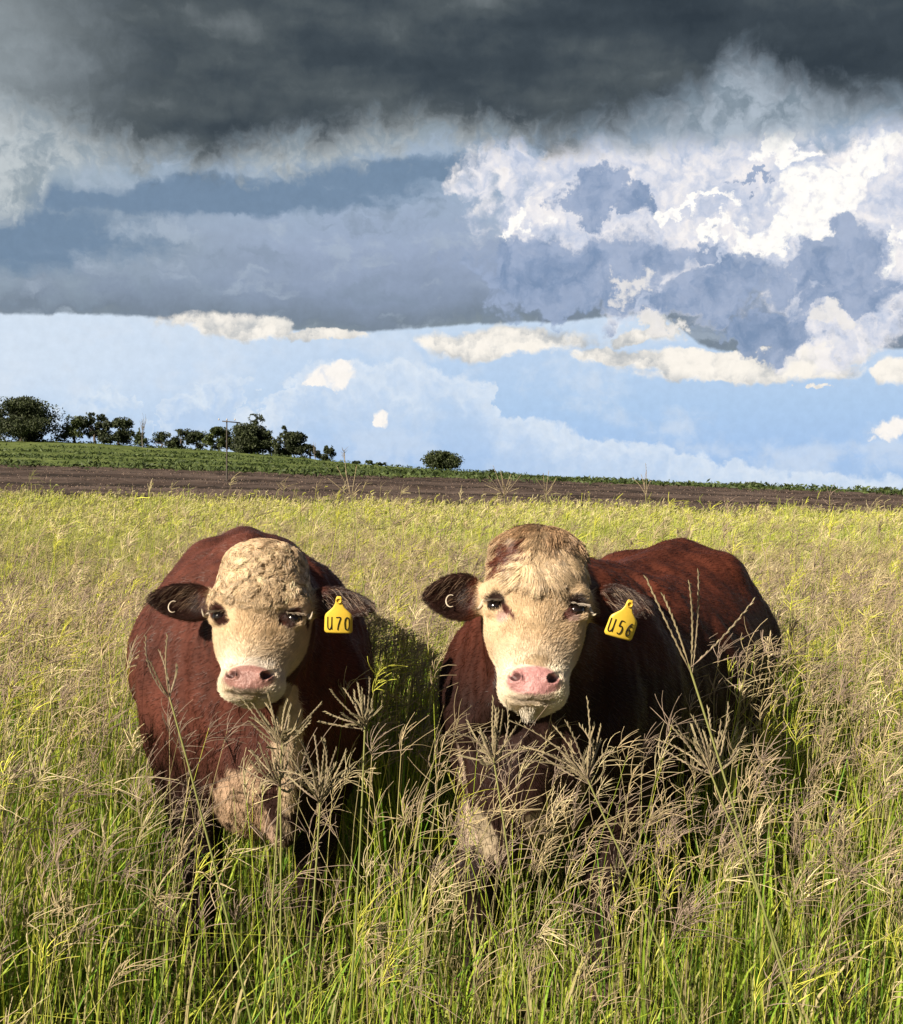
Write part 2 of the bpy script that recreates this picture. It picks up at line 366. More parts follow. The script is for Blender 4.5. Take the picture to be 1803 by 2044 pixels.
# ------------------------------------------------------------------ terrain
SKY = np.array([(-2500, 860), (-900, 868), (0, 880), (100, 881), (200, 886), (300, 893), (450, 901), (600, 914), (700, 925), (850, 937), (1000, 945), (1100, 952), (1250, 962), (1400, 968), (1520, 971), (1600, 978), (1803, 984), (2600, 994), (4500, 1000)], float)
GB = np.array([(-2500, 925), (0, 930), (300, 938), (600, 948), (800, 954), (1000, 958), (1250, 968), (1400, 974), (1803, 988), (2600, 996), (4500, 1002)], float)
D_G, D_P, D_S = 55.0, 150.0, 262.0
def pix_grass(px): return 1026+34*np.clip(px/1803, -1.5, 2.5)
def zat(pix, d): return CAMZ+(CY-pix)/F*d
def height(x, y):
    x = np.asarray(x, float); y = np.asarray(y, float)
    yy = np.maximum(y, 1.0); px = np.clip(CX+F*x/yy, -2500, 4500)
    zg = zat(pix_grass(px), D_G); zp = zat(np.interp(px, GB[:, 0], GB[:, 1]), D_P); zs = zat(np.interp(px, SKY[:, 0], SKY[:, 1]), D_S)
    t1 = np.clip((y-5)/(D_G-5), 0, 1); t1 = t1**1.25
    t2 = np.clip((y-D_G)/(D_P-D_G), 0, 1); t3 = np.clip((y-D_P)/(D_S-D_P), 0, 1)
    h = t1*zg+(zp-zg)*t2+(zs-zp)*t3
    t4 = np.clip((y-D_S)/500, 0, 1); h = h-(h+8)*(t4*t4*(3-2*t4))
    return h
ys = np.concatenate([[-4000, -1500, -500, -150, -50, -20, -8], np.linspace(-3, 12, 90), np.geomspace(12.2, 54, 60), np.linspace(55, 262, 460), np.geomspace(264, 900, 40), [1500, 3000, 6000]])
xs = np.concatenate([[-5000, -2000, -900, -500, -300, -200], np.linspace(-150, 150, 301), [200, 300, 500, 900, 2000, 5000]])
XX, YY = np.meshgrid(xs, ys, indexing='ij')
ZZ = height(XX, YY)
tP = (YY-D_G)/(D_P-D_G)
rough_f = fbm2(XX*.6, YY*.6, 4, 3)-.5
wob = (fbm2(XX*.05, YY*.05, 3, 9)-.5)
plo = (YY > D_G) & (YY < D_P+2)
furrow = np.cos((tP**.8*5.0+wob*.25)*2*pi)
ZZ = ZZ+np.where(plo, .16*furrow+.35*rough_f, np.where(YY > D_P, .5*rough_f, .05*rough_f*(YY > 0)))
soil = np.array([.055, .039, .033]); soil2 = np.array([.12, .089, .075]); dark = np.array([.022, .017, .014])  # soil tones darkened to carry the cloud shade over the ploughed field
n1 = fbm2(XX*.25, YY*.5, 4, 21)[..., None]; n2 = fbm2(XX*1.1, YY*1.1, 3, 31)[..., None]
cP = soil+(soil2-soil)*np.clip((n1-.3)*2.2, 0, 1)
stripe = np.clip((furrow[..., None]*-1-.2+(n2-.5)*1.2)*4, 0, 1)
cP = cP*(1-stripe*.85)+dark*stripe*.85
gr1 = np.array([.075, .105, .028]); gr2 = np.array([.14, .175, .055])
cG = gr1+(gr2-gr1)*np.clip((n1-.35)*3, 0, 1)
under = np.array([.055, .05, .022])+0*n1
C = np.where((YY < D_G)[..., None], under, np.where((YY < D_P)[..., None], cP, cG))
nx_, ny_ = XX.shape
idx = np.arange(nx_*ny_).reshape(nx_, ny_)
Q = np.stack([idx[:-1, :-1], idx[1:, :-1], idx[1:, 1:], idx[:-1, 1:]], -1).reshape(-1, 4)
M_GROUND = mat_col('ground', .95, 0, .1, .25, 3., .6)
g = mesh_obj('ground', np.stack([XX, YY, ZZ], -1).reshape(-1, 3), Q, M_GROUND, None, C.reshape(-1, 3))
tag(g, kind='structure')

# ------------------------------------------------------------------ far crop rows, clods
R = np.random.RandomState(11)
def leaf_cards(P, size, R, C, squash=.7):
    """random oriented small pointed leaves centred at P"""
    n = len(P); a = nrm(R.normal(size=(n, 3))); b = nrm(np.cross(a, nrm(R.normal(size=(n, 3)))))
    s = size*(.6+.8*R.rand(n))[:, None] if np.isscalar(size) else size[:, None]
    V = np.stack([P-a*s, P+b*s*squash*.5, P+a*s, P-b*s*squash*.5], 1).reshape(-1, 3)
    Q = np.arange(n*4).reshape(-1, 4)
    return V, Q, np.repeat(C, 4, 0)
if DEV not in ('bull', 'nol'):
    B = Bag()
    for t, hgt, dens, wd in ((0.0, .75, .8, .05), (.24, .38, .7, .05), (.46, .38, .7, .05), (.68, .34, .6, .05), (.97, .4, .5, .03)):
        n = int(9000*dens); u = R.uniform(-.62, .62, n); y = D_P+(D_S-D_P)*(t+R.normal(size=n)*wd*.5+(fbm2(u*9, u*0+t*40, 3, 5)-.5)*.1)
        x = u*y; keep = fbm2(x*.12, y*.12, 3, 8) > .38; x, y = x[keep], y[keep]; n = len(x)
        k = fbm2(x*.3, y*.3, 2, 4)
        z = height(x, y)+R.rand(n)**.7*hgt*(.5+k)
        c = np.array([.035, .055, .016])+np.array([.06, .08, .02])*(R.rand(n)**2)[:, None]
        B.addg(*leaf_cards(np.stack([x, y, z], 1), .30, R, c))
    n = 5000; u = R.uniform(-.62, .62, n); y = D_P+(D_S-D_P)*R.rand(n); x = u*y
    c = np.array([.05, .08, .02])+np.array([.07, .08, .02])*R.rand(n)[:, None]
    B.addg(*leaf_cards(np.stack([x, y, height(x, y)+.1*R.rand(n)], 1), .16, R, c))
    tag(B.build('crop_rows', M_LEAF), 'rows of dark green crop and weeds running across the hillside', 'crop', kind='stuff')
    B = Bag(); n = 60000; u = R.uniform(-.62, .62, n); y = R.uniform(D_G, D_P, n); x = u*y
    ph = np.cos((((y-D_G)/(D_P-D_G))**.8*5.0+(fbm2(x*.05, y*.05, 3, 9)-.5)*.25)*2*pi)
    k = R.rand(n) < .03+.6*(ph > -.3); x, y = x[k], y[k]; n = len(x)
    c = np.array([.10, .072, .058])+np.array([.18, .135, .105])*(R.rand(n)**1.5)[:, None]
    B.addg(*leaf_cards(np.stack([x, y, height(x, y)+.10+.16*R.rand(n)], 1), .055, R, c, 1.2))
    tag(B.build('stubble', M_SEED), 'brown clods and stubble lying on the ploughed field', 'stubble', kind='stuff')

# ------------------------------------------------------------------ trees, pole
def tree(name, px0, px1, pyt, pyb, d, label, cat='tree', group='trees along the ridge', clumps=12, trunk=True, seed=0, dens=1.0, tint=(1, 1, 1), lean=0., cone=False, sparse=0.):
    R = np.random.RandomState(100+seed)
    w = (px1-px0)/F*d; h = (pyb-pyt)/F*d
    base = at((px0+px1)/2, pyb, d); base[2] = height(base[0], base[1])-.1
    h = zat(pyt, d)-base[2]
    root = empty(name, base); tag(root, label, cat, group)
    cl = []
    for i in range(clumps):
        if cone:
            f = (i+.5)/clumps; cl.append((R.normal()*.06*w, R.normal()*.06*w, h*(.08+.86*f), w*.5*(1-f*.85), w*.5*(1-f*.85), h/clumps*1.1)); continue
        f = R.rand(); zz = h*(.10+.84*f); mr = w*.60*math.sqrt(max(.08, 1-((f-.15)/.90)**2))
        a = R.rand()*2*pi; rr = mr*math.sqrt(R.rand())*.78
        r = w*(.11+.12*R.rand())
        cl.append((rr*cos(a)+lean*f*w, rr*sin(a), min(zz, h-r*.75), r*1.25, r*1.25, r*.8))
    if not cone: cl.append((w*(R.rand()-.5)*.3+lean*w, 0, h-w*.10, w*.13, w*.13, w*.10))
    P = []; C = []
    for c in cl:
        n = int(170*dens*(1+c[3])); v = nrm(R.normal(size=(n, 3)))*(R.rand(n)**.45)[:, None]
        P.append(v*np.array(c[3:6])+np.array(c[:3])); C.append(np.full(n, R.rand()))
    P = np.concatenate(P); k = np.concatenate(C)
    keep = (vnoise3(P*(2.4/max(w, .5))*2.2, seed) > .47+sparse) & (P[:, 2] > h*.03)
    P, k = P[keep], k[keep]
    c = (np.array([.026, .036, .016])+np.array([.085, .100, .040])*(k*R.rand(len(k))**1.5)[:, None])*np.array(tint)
    V, Qf, Cc = leaf_cards(P, min(.26, .02*w+.12), R, c, .9)
    mesh_obj('crown', V, Qf, M_LEAF, root, Cc, False)
    if trunk:
        Bt = Bag(); tr = .035*h+.04; cr = np.array([.12, .10, .085])
        K = 6; tt = np.linspace(0, 1, K)
        fork = np.array([lean*w*.2, 0, h*.30])
        p = np.stack([fork*t+np.array([sin(t*3+seed)*.05*w*t, 0, 0]) for t in tt])
        Bt.addg(*tubes(p[None], (tr*(1.25-.55*tt))[None], np.broadcast_to(cr, (1, K, 3)), 8))
        f0 = p[-1]
        for c_ in cl[:9]:
            e = np.array(c_[:3]); mid = (f0+e)/2+np.array([0, 0, -.06*h])
            pp = np.stack([(1-t)**2*f0+2*t*(1-t)*mid+t*t*e for t in tt])
            Bt.addg(*tubes(pp[None], (tr*.6*(1-.8*tt))[None], np.broadcast_to(cr, (1, K, 3)), 6))
        Bt.build('trunk', mat_bark, root)
    return root
mat_bark = mat_col('tree_bark', .9, 0, .2)
def bare_tree(px, pyt, pyb, d, label, seed, spread=.35):
    R = np.random.RandomState(seed); b = at(px, pyb, d); b[2] = height(b[0], b[1])-.1
    h = zat(pyt, d)-b[2]; root = empty('dead_tree', b); tag(root, label, 'dead tree', None)
    K = 6; tt = np.linspace(0, 1, K); cr = np.array([.20, .18, .16])
    Bt = Bag(); tr = .10
    p = np.stack([np.array([sin(t*4+seed)*.15, 0, h*.8*t]) for t in tt])
    Bt.addg(*tubes(p[None], (tr*(1-.6*tt))[None], np.broadcast_to(cr, (1, K, 3)), 6)); Bt.build('trunk', mat_bark, root)
    Bb = Bag()
    for i in range(11):
        s = p[-1]*(.35+.65*R.rand()); a = R.rand()*2*pi; L = h*(.18+.3*R.rand()); dr = nrm(np.array([cos(a)*spread*2, sin(a)*.6, 1.]))
        e = s+dr*L; mid = (s+e)/2+R.normal(size=3)*.06*h
        pp = np.stack([(1-t)**2*s+2*t*(1-t)*mid+t*t*e for t in tt])
        Bb.addg(*tubes(pp[None], (.055*(1-.75*tt))[None], np.broadcast_to(cr, (1, K, 3)), 4))
    Bb.build('branches', mat_bark, root)
    return root
if DEV not in ('bull', 'nol'):
    GT = 'gum trees along the ridge'
    tl = [('gum_tree', -30, 112, 794, 886, 258, 'big dark round gum tree at the left edge of the ridge', 26, 1, 1.3, (1, 1, 1), 0, 0),
          ('gum_tree', 120, 178, 828, 884, 262, 'open paler gum tree just right of the big one at the left edge', 13, 2, .8, (1.5, 1.5, 1.2), 0, .06),
          ('gum_tree', 168, 212, 822, 888, 262, 'dark gum tree with a high tuft, left half of the second clump', 13, 3, 1., (1, 1, 1), 0, 0),
          ('gum_tree', 205, 270, 826, 890, 262, 'dark spreading gum tree left of the thin dead trunk', 15, 4, 1., (1, 1, 1), 0, .02),
          ('gum_tree', 302, 342, 862, 893, 262, 'small ragged gum tree standing in the gap right of the dead trunk', 8, 6, .7, (1.2, 1.2, 1.1), 0, .05),
          ('gum_tree', 340, 386, 856, 896, 262, 'low round gum tree, left one of the pair before the utility pole', 11, 7, 1., (1, 1, 1), 0, 0),
          ('gum_tree', 374, 416, 859, 898, 262, 'low gum tree with a visible trunk, right one of the pair left of the pole', 10, 8, .9, (1.1, 1.1, 1.1), 0, .03),
          ('gum_tree', 414, 462, 852, 902, 262, 'paler olive gum tree behind the utility pole', 12, 9, .9, (1.7, 1.7, 1.2), 0, .03),
          ('gum_tree', 458, 548, 845, 904, 262, 'wide dark gum tree right of the utility pole', 18, 10, 1.2, (1, 1, 1), 0, 0),
          ('gum_tree', 484, 530, 826, 900, 266, 'tallest gum tree rising behind the wide dark one', 12, 11, 1., (1, 1, 1), .06, 0),
          ('gum_tree', 545, 612, 862, 914, 262, 'broad dark gum tree under a small upright tuft of leaves', 14, 12, 1.2, (1, 1, 1), 0, 0),
          ('gum_tree', 560, 582, 849, 908, 264, 'thin gum tree whose upright tuft tops the broad dark one', 7, 13, 1., (1, 1, 1), 0, 0),
          ('gum_tree', 606, 632, 882, 918, 262, 'small leaning gum tree at the right end of the long clump', 7, 14, .9, (1, 1, 1), 0, .03),
          ('gum_tree', 638, 666, 889, 921, 262, 'small domed gum tree standing alone beside the bare tree', 8, 15, .9, (1, 1, 1), 0, .02),
          ('gum_tree', 846, 916, 900, 939, 262, 'lone airy gum tree on the low part of the ridge', 15, 16, .8, (1.15, 1.15, 1), 0, .05)]
    for nm, a, b, c, d_, e, lab, ncl, sd_, dn, ti, le, sp in tl:
        tree(nm, a-5, b+5, c, d_, e, lab, 'tree', GT, int(ncl*1.7)+3, True, sd_, dn, ti, le, False, sp)
    tree('conical_bush', 262, 298, 852, 892, 260, 'dense cone shaped bush at the foot of the thin dead trunk', 'bush', None, 7, False, 20, 1.4, (1.1, 1.2, .9), 0, True)
    for i, (a, b, c, d_, lab) in enumerate([(700, 722, 920, 929, 'low dark bush on the ridge just right of the bare tree'), (722, 746, 919, 931, 'middle one of three low bushes between bare tree and lone gum'),
                                        (744, 772, 923, 933, 'low bush with a small upright twig, left of the lone gum tree'), (968, 990, 937, 946, 'low bush on the skyline above the pale seed heads'),
                                        (1490, 1512, 963, 972, 'single small pointed bush on the right part of the skyline'), (1754, 1786, 972, 985, 'sparse scrubby bush on the skyline at the right edge')]):
        tree('low_bush', a, b, c, d_, 258, lab, 'bush', 'low bushes on the skyline', 6, False, 30+i, 1., (1, 1.1, .9), 0, False, .0)
    bare_tree(285, 822, 890, 256, 'thin dead grey trunk standing up beside the cone shaped bush', 3, .12)
    bare_tree(688, 893, 925, 256, 'leafless forked tree on the ridge right of the small domed gum', 8, .45)
    bare_tree(628, 884, 918, 258, 'faint bare tree between the leaning gum and the domed gum', 14, .3)
    # utility pole
    d = 118.; b = at(453, 953, d); b[2] = height(b[0], b[1])-.3; top = zat(839, d)-b[2]
    up = empty('utility_pole', b, 0.25); tag(up, 'slim wooden utility pole with one crossarm rising from the ploughed field', 'pole')
    tt = np.linspace(0, 1, 6); P = np.stack([np.zeros(6), np.zeros(6), top*tt], 1)
    V, Qf, C_ = tubes(P[None], (.085-.025*tt)[None], np.full((1, 6, 3), .15), 10); mesh_obj('post', V, Qf, M_POLE, up, C_)
    aw = .85
    def boxv(x0, x1, y0, y1, z0, z1):
        V = np.array([(x, y, z) for x in (x0, x1) for y in (y0, y1) for z in (z0, z1)], float)
        return V, np.array([(0, 1, 3, 2), (4, 6, 7, 5), (0, 4, 5, 1), (2, 3, 7, 6), (0, 2, 6, 4), (1, 5, 7, 3)])
    V, Qf = boxv(-aw, aw, -.14, -.05, top-.19, top-.09); o = mesh_obj('crossarm', V, Qf, M_POLE, up, None, False)
    o.rotation_euler = (0, rad(4), 0); o.location = (0, 0, 0)
    for xx in (-.75, 0., .75):
        tt5 = np.array([0, .3, .35, .7, 1.]); P = np.stack([np.full(5, xx), np.full(5, -.10), top-.06+.22*tt5], 1)
        V, Qf, C_ = tubes(P[None], np.array([[.02, .02, .06, .06, .03]]), np.full((1, 5, 3), .3), 8)
        o = mesh_obj('insulator', V, Qf, M_HORN, up, C_)

# ------------------------------------------------------------------ bulls: implicit body -> surface nets -> fur
def catmull(xs_, ys_, x):
    xs_ = np.array(xs_, float); ys_ = np.array(ys_, float)
    m = np.gradient(ys_, xs_); i = np.clip(np.searchsorted(xs_, x)-1, 0, len(xs_)-2)
    h = xs_[i+1]-xs_[i]; t = np.clip((x-xs_[i])/h, 0, 1)
    return (2*t**3-3*t**2+1)*ys_[i]+(t**3-2*t**2+t)*h*m[i]+(-2*t**3+3*t**2)*ys_[i+1]+(t**3-t**2)*h*m[i+1]
def smin(a, b, k):
    h = np.clip(.5+.5*(b-a)/k, 0, 1); return b*(1-h)+a*h-k*h*(1-h)
def ell(p, c, r):
    d = p-np.asarray(c, np.float32); r = np.asarray(r, np.float32)
    k0 = np.linalg.norm(d/r, axis=-1); k1 = np.linalg.norm(d/(r*r), axis=-1)
    return k0*(k0-1)/np.maximum(k1, 1e-6)
def cap(p, a, b, ra, rb):
    a = np.asarray(a, np.float32); b = np.asarray(b, np.float32); ab = b-a
    t = np.clip(((p-a)@ab)/float(ab@ab), 0, 1)
    return np.linalg.norm(p-a-t[..., None]*ab, axis=-1)-(ra+(rb-ra)*t)
class Field:
    def __init__(s, xs, ys, zs):
        s.ax = [np.asarray(a, np.float32) for a in (xs, ys, zs)]
        s.f = np.full(tuple(len(a) for a in s.ax), 1.0, np.float32)
    def op(s, fn, c, r, k=.03, mode='add', M=None):
        """apply primitive fn within a cube of half size r round c (bull frame); M = (R, o): points to head frame first"""
        c = np.asarray(c, float); r = np.broadcast_to(np.asarray(r, float), (3,))+k+.03
        sl = tuple(slice(max(0, np.searchsorted(a, c[i]-r[i])), np.searchsorted(a, c[i]+r[i])) for i, a in enumerate(s.ax))
        g = np.stack(np.meshgrid(*[a[x] for a, x in zip(s.ax, sl)], indexing='ij'), -1)
        if M is not None:
            g = (g-M[1].astype(np.float32))@M[0].astype(np.float32)
            g[..., 2] = np.where(g[..., 2] < 0, g[..., 2]/M[2], g[..., 2])
        d = fn(g).astype(np.float32)
        o = s.f[sl]
        s.f[sl] = smin(o, d, k) if mode == 'add' else -smin(-o, d, k)
def surface_nets(Fd):
    f = Fd.f; xs, ys, zs = Fd.ax; ins = f < 0
    nx, ny, nz = f.shape
    cnt = np.zeros((nx-1, ny-1, nz-1), np.int8)
    for a in (0, 1):
        for b in (0, 1):
            for c in (0, 1): cnt += ins[a:nx-1+a, b:ny-1+b, c:nz-1+c]
    act = np.argwhere((cnt > 0) & (cnt < 8))
    im = np.full(cnt.shape, -1, np.int32); im[tuple(act.T)] = np.arange(len(act))
    S = np.zeros((len(act), 3)); N = np.zeros(len(act))
    co = [(a, b, c) for a in (0, 1) for b in (0, 1) for c in (0, 1)]
    val = {c: f[act[:, 0]+c[0], act[:, 1]+c[1], act[:, 2]+c[2]] for c in co}
    pos = {c: np.stack([xs[act[:, 0]+c[0]], ys[act[:, 1]+c[1]], zs[act[:, 2]+c[2]]], 1) for c in co}
    for c in co:
        for ax in range(3):
            if c[ax] == 0:
                d = list(c); d[ax] = 1; d = tuple(d)
                va, vb = val[c], val[d]; cr = (va < 0) != (vb < 0)
                t = np.where(cr, va/np.where(cr, va-vb, 1), 0)
                S += np.where(cr[:, None], pos[c]+(pos[d]-pos[c])*t[:, None], 0); N += cr
    V = S/N[:, None]
    Q = []
    for ax in range(3):
        a = [slice(None)]*3; b = [slice(None)]*3; a[ax] = slice(0, -1); b[ax] = slice(1, None)
        e = ins[tuple(a)] != ins[tuple(b)]
        idx = np.argwhere(e); o1, o2 = [(1, 2), (2, 0), (0, 1)][ax]
        idx = idx[(idx[:, o1] > 0) & (idx[:, o2] > 0)]
        idx = idx[(idx[:, o1] < f.shape[o1]-1) & (idx[:, o2] < f.shape[o2]-1)]
        def g(da, db):
            k = idx.copy(); k[:, o1] -= da; k[:, o2] -= db; return im[tuple(k.T)]
        q_ = np.stack([g(1, 1), g(0, 1), g(0, 0), g(1, 0)], 1)
        flip = ~ins[tuple(idx.T)]
        q_[flip] = q_[flip][:, ::-1]; Q.append(q_[(q_ >= 0).all(1)])
    return V, np.concatenate(Q)
def axis_grid(lo, hi, f0, f1, fine, coarse):
    return np.concatenate([np.arange(lo, f0, coarse), np.arange(f0, f1, fine), np.arange(f1, hi, coarse)])
M_NOSE = mat_col('nose_skin', .38, 0, .5, .18, 90., .6)

def fur_object(name, parent, P, R_, C):
    """P (N,K,3)"""
    N, K = P.shape[:2]
    hc = bpy.data.hair_curves.new(name); hc.add_curves([K]*N)
    hc.points.foreach_set('position', P.astype(np.float32).ravel())
    ra = hc.attributes.get('radius') or hc.attributes.new('radius', 'FLOAT', 'POINT')
    ra.data.foreach_set('value', R_.astype(np.float32).ravel())
    ca = hc.attributes.new('Col', 'FLOAT_COLOR', 'CURVE'); c = np.ones((N, 4), np.float32); c[:, :3] = C
    ca.data.foreach_set('color', c.ravel())
    hc.materials.append(M_FUR)
    o = bpy.data.objects.new(name, hc); link(o); o.parent = parent
    return o

def bull(O, phi, He, yaw, tilt, roll, cfg, label, seed, text, tagpos, tagrot):
    R = np.random.RandomState(seed)
    O = np.array([O[0], O[1], height(O[0], O[1])])
    cp, sp = cos(phi), sin(phi); RB = np.array([[cp, -sp, 0], [sp, cp, 0], [0, 0, 1]])   # local -> world columns
    toL = lambda w: (np.asarray(w)-O)@RB
    # head axes in world
    def rx(a): return np.array([[1, 0, 0], [0, cos(a), -sin(a)], [0, sin(a), cos(a)]])
    def ry(a): return np.array([[cos(a), 0, sin(a)], [0, 1, 0], [-sin(a), 0, cos(a)]])
    def rz(a): return np.array([[cos(a), -sin(a), 0], [sin(a), cos(a), 0], [0, 0, 1]])
    base = np.array([[1, 0, 0], [0, -1, 0], [0, 0, 1]]).T        # X right, Y toward the viewer (-y world), Z up (left handed on purpose: mirror-safe SDF)
    HW = rz(yaw)@ry(roll)@rx(-tilt)@base
    # tilt moves the muzzle (negative Z) toward the viewer
    HR = RB.T@HW; Ho = toL(He)
    M = (HR, Ho, cfg['hz'])                                       # g -> (g-o)@R
    hz = cfg['hz']                                     # length of the face below the eyes
    sq = lambda p: np.array([p[0], p[1], p[2]*hz if p[2] < 0 else p[2]], float)
    hp = lambda p: HR@sq(p)+Ho                         # head frame -> bull frame
    def unsq(p):
        p = p.copy(); p[..., 2] = np.where(p[..., 2] < 0, p[..., 2]/hz, p[..., 2]); return p
    fx = (Ho[0]-.33, Ho[0]+.33)
    xs_ = axis_grid(-.56 if Ho[0] > -.2 else Ho[0]-.36, .56 if Ho[0] < .2 else Ho[0]+.36, *fx, .005, .015)
    ys_ = axis_grid(Ho[1]-.24, 1.82, Ho[1]-.23, Ho[1]+.24, .005, .016)
    zs_ = axis_grid(-.03, 1.42, Ho[2]-.36, Ho[2]+.30, .005, .015)
    Fd = Field(xs_, ys_, zs_)
    A = lambda fn, c, r, k=.03, mode='add': Fd.op(fn, c, r, k, mode)
    # trunk
    st, zc, rxx, rzz = cfg['body']
    def trunk(g):
        y = g[..., 1]; z0 = catmull(st, zc, y); a = catmull(st, rxx, y); b = catmull(st, rzz, y)
        a = a*(1-.34*np.clip((z0-g[..., 2])/b, 0, 1)**1.6)
        pw = np.where(g[..., 2] > z0, 2.0, 2.25)
        q_ = ((np.abs(g[..., 0])/a)**pw+(np.abs(g[..., 2]-z0)/b)**pw)**(1/pw)
        d = (q_-1)*np.minimum(a, b)*.9
        e = np.maximum(st[0]-y, y-st[-1]); return np.maximum(d, e)
    A(trunk, (0, .6, .85), (.7, 1.5, .7), .05)
    # spine ridge, hips
    zb = lambda y: catmull(st, zc, np.array([y]))[0]+catmull(st, rzz, np.array([y]))[0]
    A(lambda g: cap(g, (0, .1, zb(.1)-.06), (0, .7, zb(.7)-.055), .07, .05), (0, .4, zb(.4)), (.1, .45, .12), .06)
    A(lambda g: cap(g, (0, .7, zb(.7)-.055), (0, 1.3, zb(1.3)-.04), .05, .055), (0, 1.0, zb(1.)), (.1, .45, .14), .06)
    for s in (-1, 1):
        A(lambda g: ell(g, (s*cfg['pin'], 1.16, zb(1.16)-.09), (.07, .10, .06)), (s*cfg['pin'], 1.16, zb(1.16)-.08), .12, .08)
        # shoulder, upper arm
        A(lambda g: ell(g, (s*.225, .06, .79), (.095, .19, .24)), (s*.225, .06, .79), (.12, .2, .28), .09)
        ft = cfg['front'][0 if s < 0 else 1]; ht = cfg['hind'][0 if s < 0 else 1]
        def leg(pts):
            for (a, ra), (b, rb) in zip(pts[:-1], pts[1:]):
                m_ = (np.array(a)+np.array(b))/2; h_ = np.abs(np.array(a)-np.array(b))/2+max(ra, rb)
                A(lambda g: cap(g, a, b, ra, rb), m_, h_, .035)
        leg([((s*.19, .04, .72), .13), ((s*.18, .06+ft*.3, .55), .10), ((s*.165, ft, .34), .056), ((s*.16, ft+.02, .28), .044), ((s*.16, ft+.02, .13), .036), ((s*.16, ft-.01, .09), .045)])
        leg([((s*.16, ft-.01, .10), .042), ((s*.16, ft-.04, .035), .056)])
        leg([((s*.17, 1.36, .86), .19), ((s*.20, 1.20, .64), .155), ((s*.18, ht+.10, .44), .066), ((s*.175, ht+.07, .30), .044), ((s*.175, ht+.02, .13), .040), ((s*.175, ht-.03, .035), .055)])
    A(lambda g: ell(g, (0, .75, .50), (.22, .5, .14)), (0, .75, .5), (.24, .55, .16), .10)
    # neck, crest, brisket, dewlap
    nb = hp((0, -.17, -.01)); nb2 = hp((0, -.14, .07))
    A(lambda g: cap(g, (0, .12, .95), nb, .26, .125), ((0+nb[0])/2, (.12+nb[1])/2, 1.0), (.4, .45, .4), .08)
    A(lambda g: cap(g, (0, .22, zb(.22)-.14), nb2, .15, .10), ((nb2[0])/2, (.2+nb2[1])/2, 1.1), (.3, .45, .3), .09)
    A(lambda g: cap(g, (nb[0]*.5, -.16, .80), nb, .13, .085), (nb[0]*.6, -.2, .9), (.3, .3, .35), .08)
    A(lambda g: ell(g, (0, -.13, .62), (.15, .17, .20)), (0, -.13, .62), .24, .09)
    dw = cfg['dewlap']
    A(lambda g: cap(g, dw[0], dw[1], .030, .045), (np.array(dw[0])+dw[1])/2, np.abs(np.array(dw[0])-dw[1])/2+.06, .05)
    A(lambda g: cap(g, hp((0, -.12, -.14)), dw[0], .05, .03), (hp((0, -.12, -.14))+dw[0])/2, np.abs(hp((0, -.12, -.14))-dw[0])/2+.06, .06)
    # head
    hw = cfg['hw']
    def H(fn, c, r, k=.02, mode='add'): Fd.op(fn, hp(c), r, k, mode, M)
    def E(c, r, k=.02, mode='add', rot=0.):
        if rot:
            cr_, sr_ = cos(rot), sin(rot)
            def fn(g):
                d = g-np.asarray(c, np.float32); x = d[..., 0]*cr_+d[..., 2]*sr_; z = -d[..., 0]*sr_+d[..., 2]*cr_
                return ell(np.stack([x, d[..., 1], z], -1), (0, 0, 0), r)
        else: fn = lambda g: ell(g, c, r)
        H(fn, c, max(r), k, mode)
    def K(a, b, ra, rb, k=.02, mode='add'):
        a = np.array(a, float); b = np.array(b, float)
        H(lambda g: cap(g, a, b, ra, rb), (a+b)/2, np.linalg.norm(a-b)/2+max(ra, rb), k, mode)
    E((0, -.065, .075), (.116*hw, .115, .125), .03)
    E((0, -.03, .045), (.108*hw, .07, .12), .03)
    E((0, -.05, .160), (.098, .080, .052), .05)
    K((0, -.02, .02), (0, -.012, -.20), .080, .052, .03)
    for s in (-1, 1):
        K((s*.055*hw, -.03, .02), (s*.028, -.015, -.18), .055, .034, .03)
        K((s*.056*hw, -.115, -.01), (s*.032, -.070, -.175), .046, .032, .04)
        E((s*.074*hw, -.07, -.045), (.038, .07, .085), .04)
        E((s*.100*hw, -.015, .030), (.028, .045, .026), .03)          # brow
    for s in (-1, 1): K((s*(cfg['ck']+.018), -.055, -.045), (s*cfg['ck'], -.030, -.165), .044, .034, .03)
    # muzzle
    E((0, -.015, -.212), (.078, .060, .052), .03)
    for s in (-1, 1): E((s*.037, -.008, -.228), (.036, .044, .033), .03)
    E((0, .034, -.208), (.066, .026, .037), .014)                     # nose pad
    E((0, .030, -.238), (.040, .026, .030), .014)
    E((0, -.040, -.250), (.034, .036, .022), .02)                    # chin
    K((0, -.07, -.15), (0, -.060, -.225), .055, .034, .03)
    # mouth line
    for s in (-1, 1):
        K((0, .044, -.262), (s*.052, .020, -.254), .003, .002, .008, 'sub')
    # nostrils
    for s in (-1, 1):
        E((s*.043, .052, -.206), (.019, .030, .015), .008, 'add', s*.55)
        E((s*.045, .068, -.206), (.0155, .036, .0115), .006, 'sub', s*.75)
        E((s*.056, .050, -.196), (.006, .022, .012), .005, 'sub', s*-.3)
    # eyes
    ex, ey, ez = .098*hw, .001, -.012
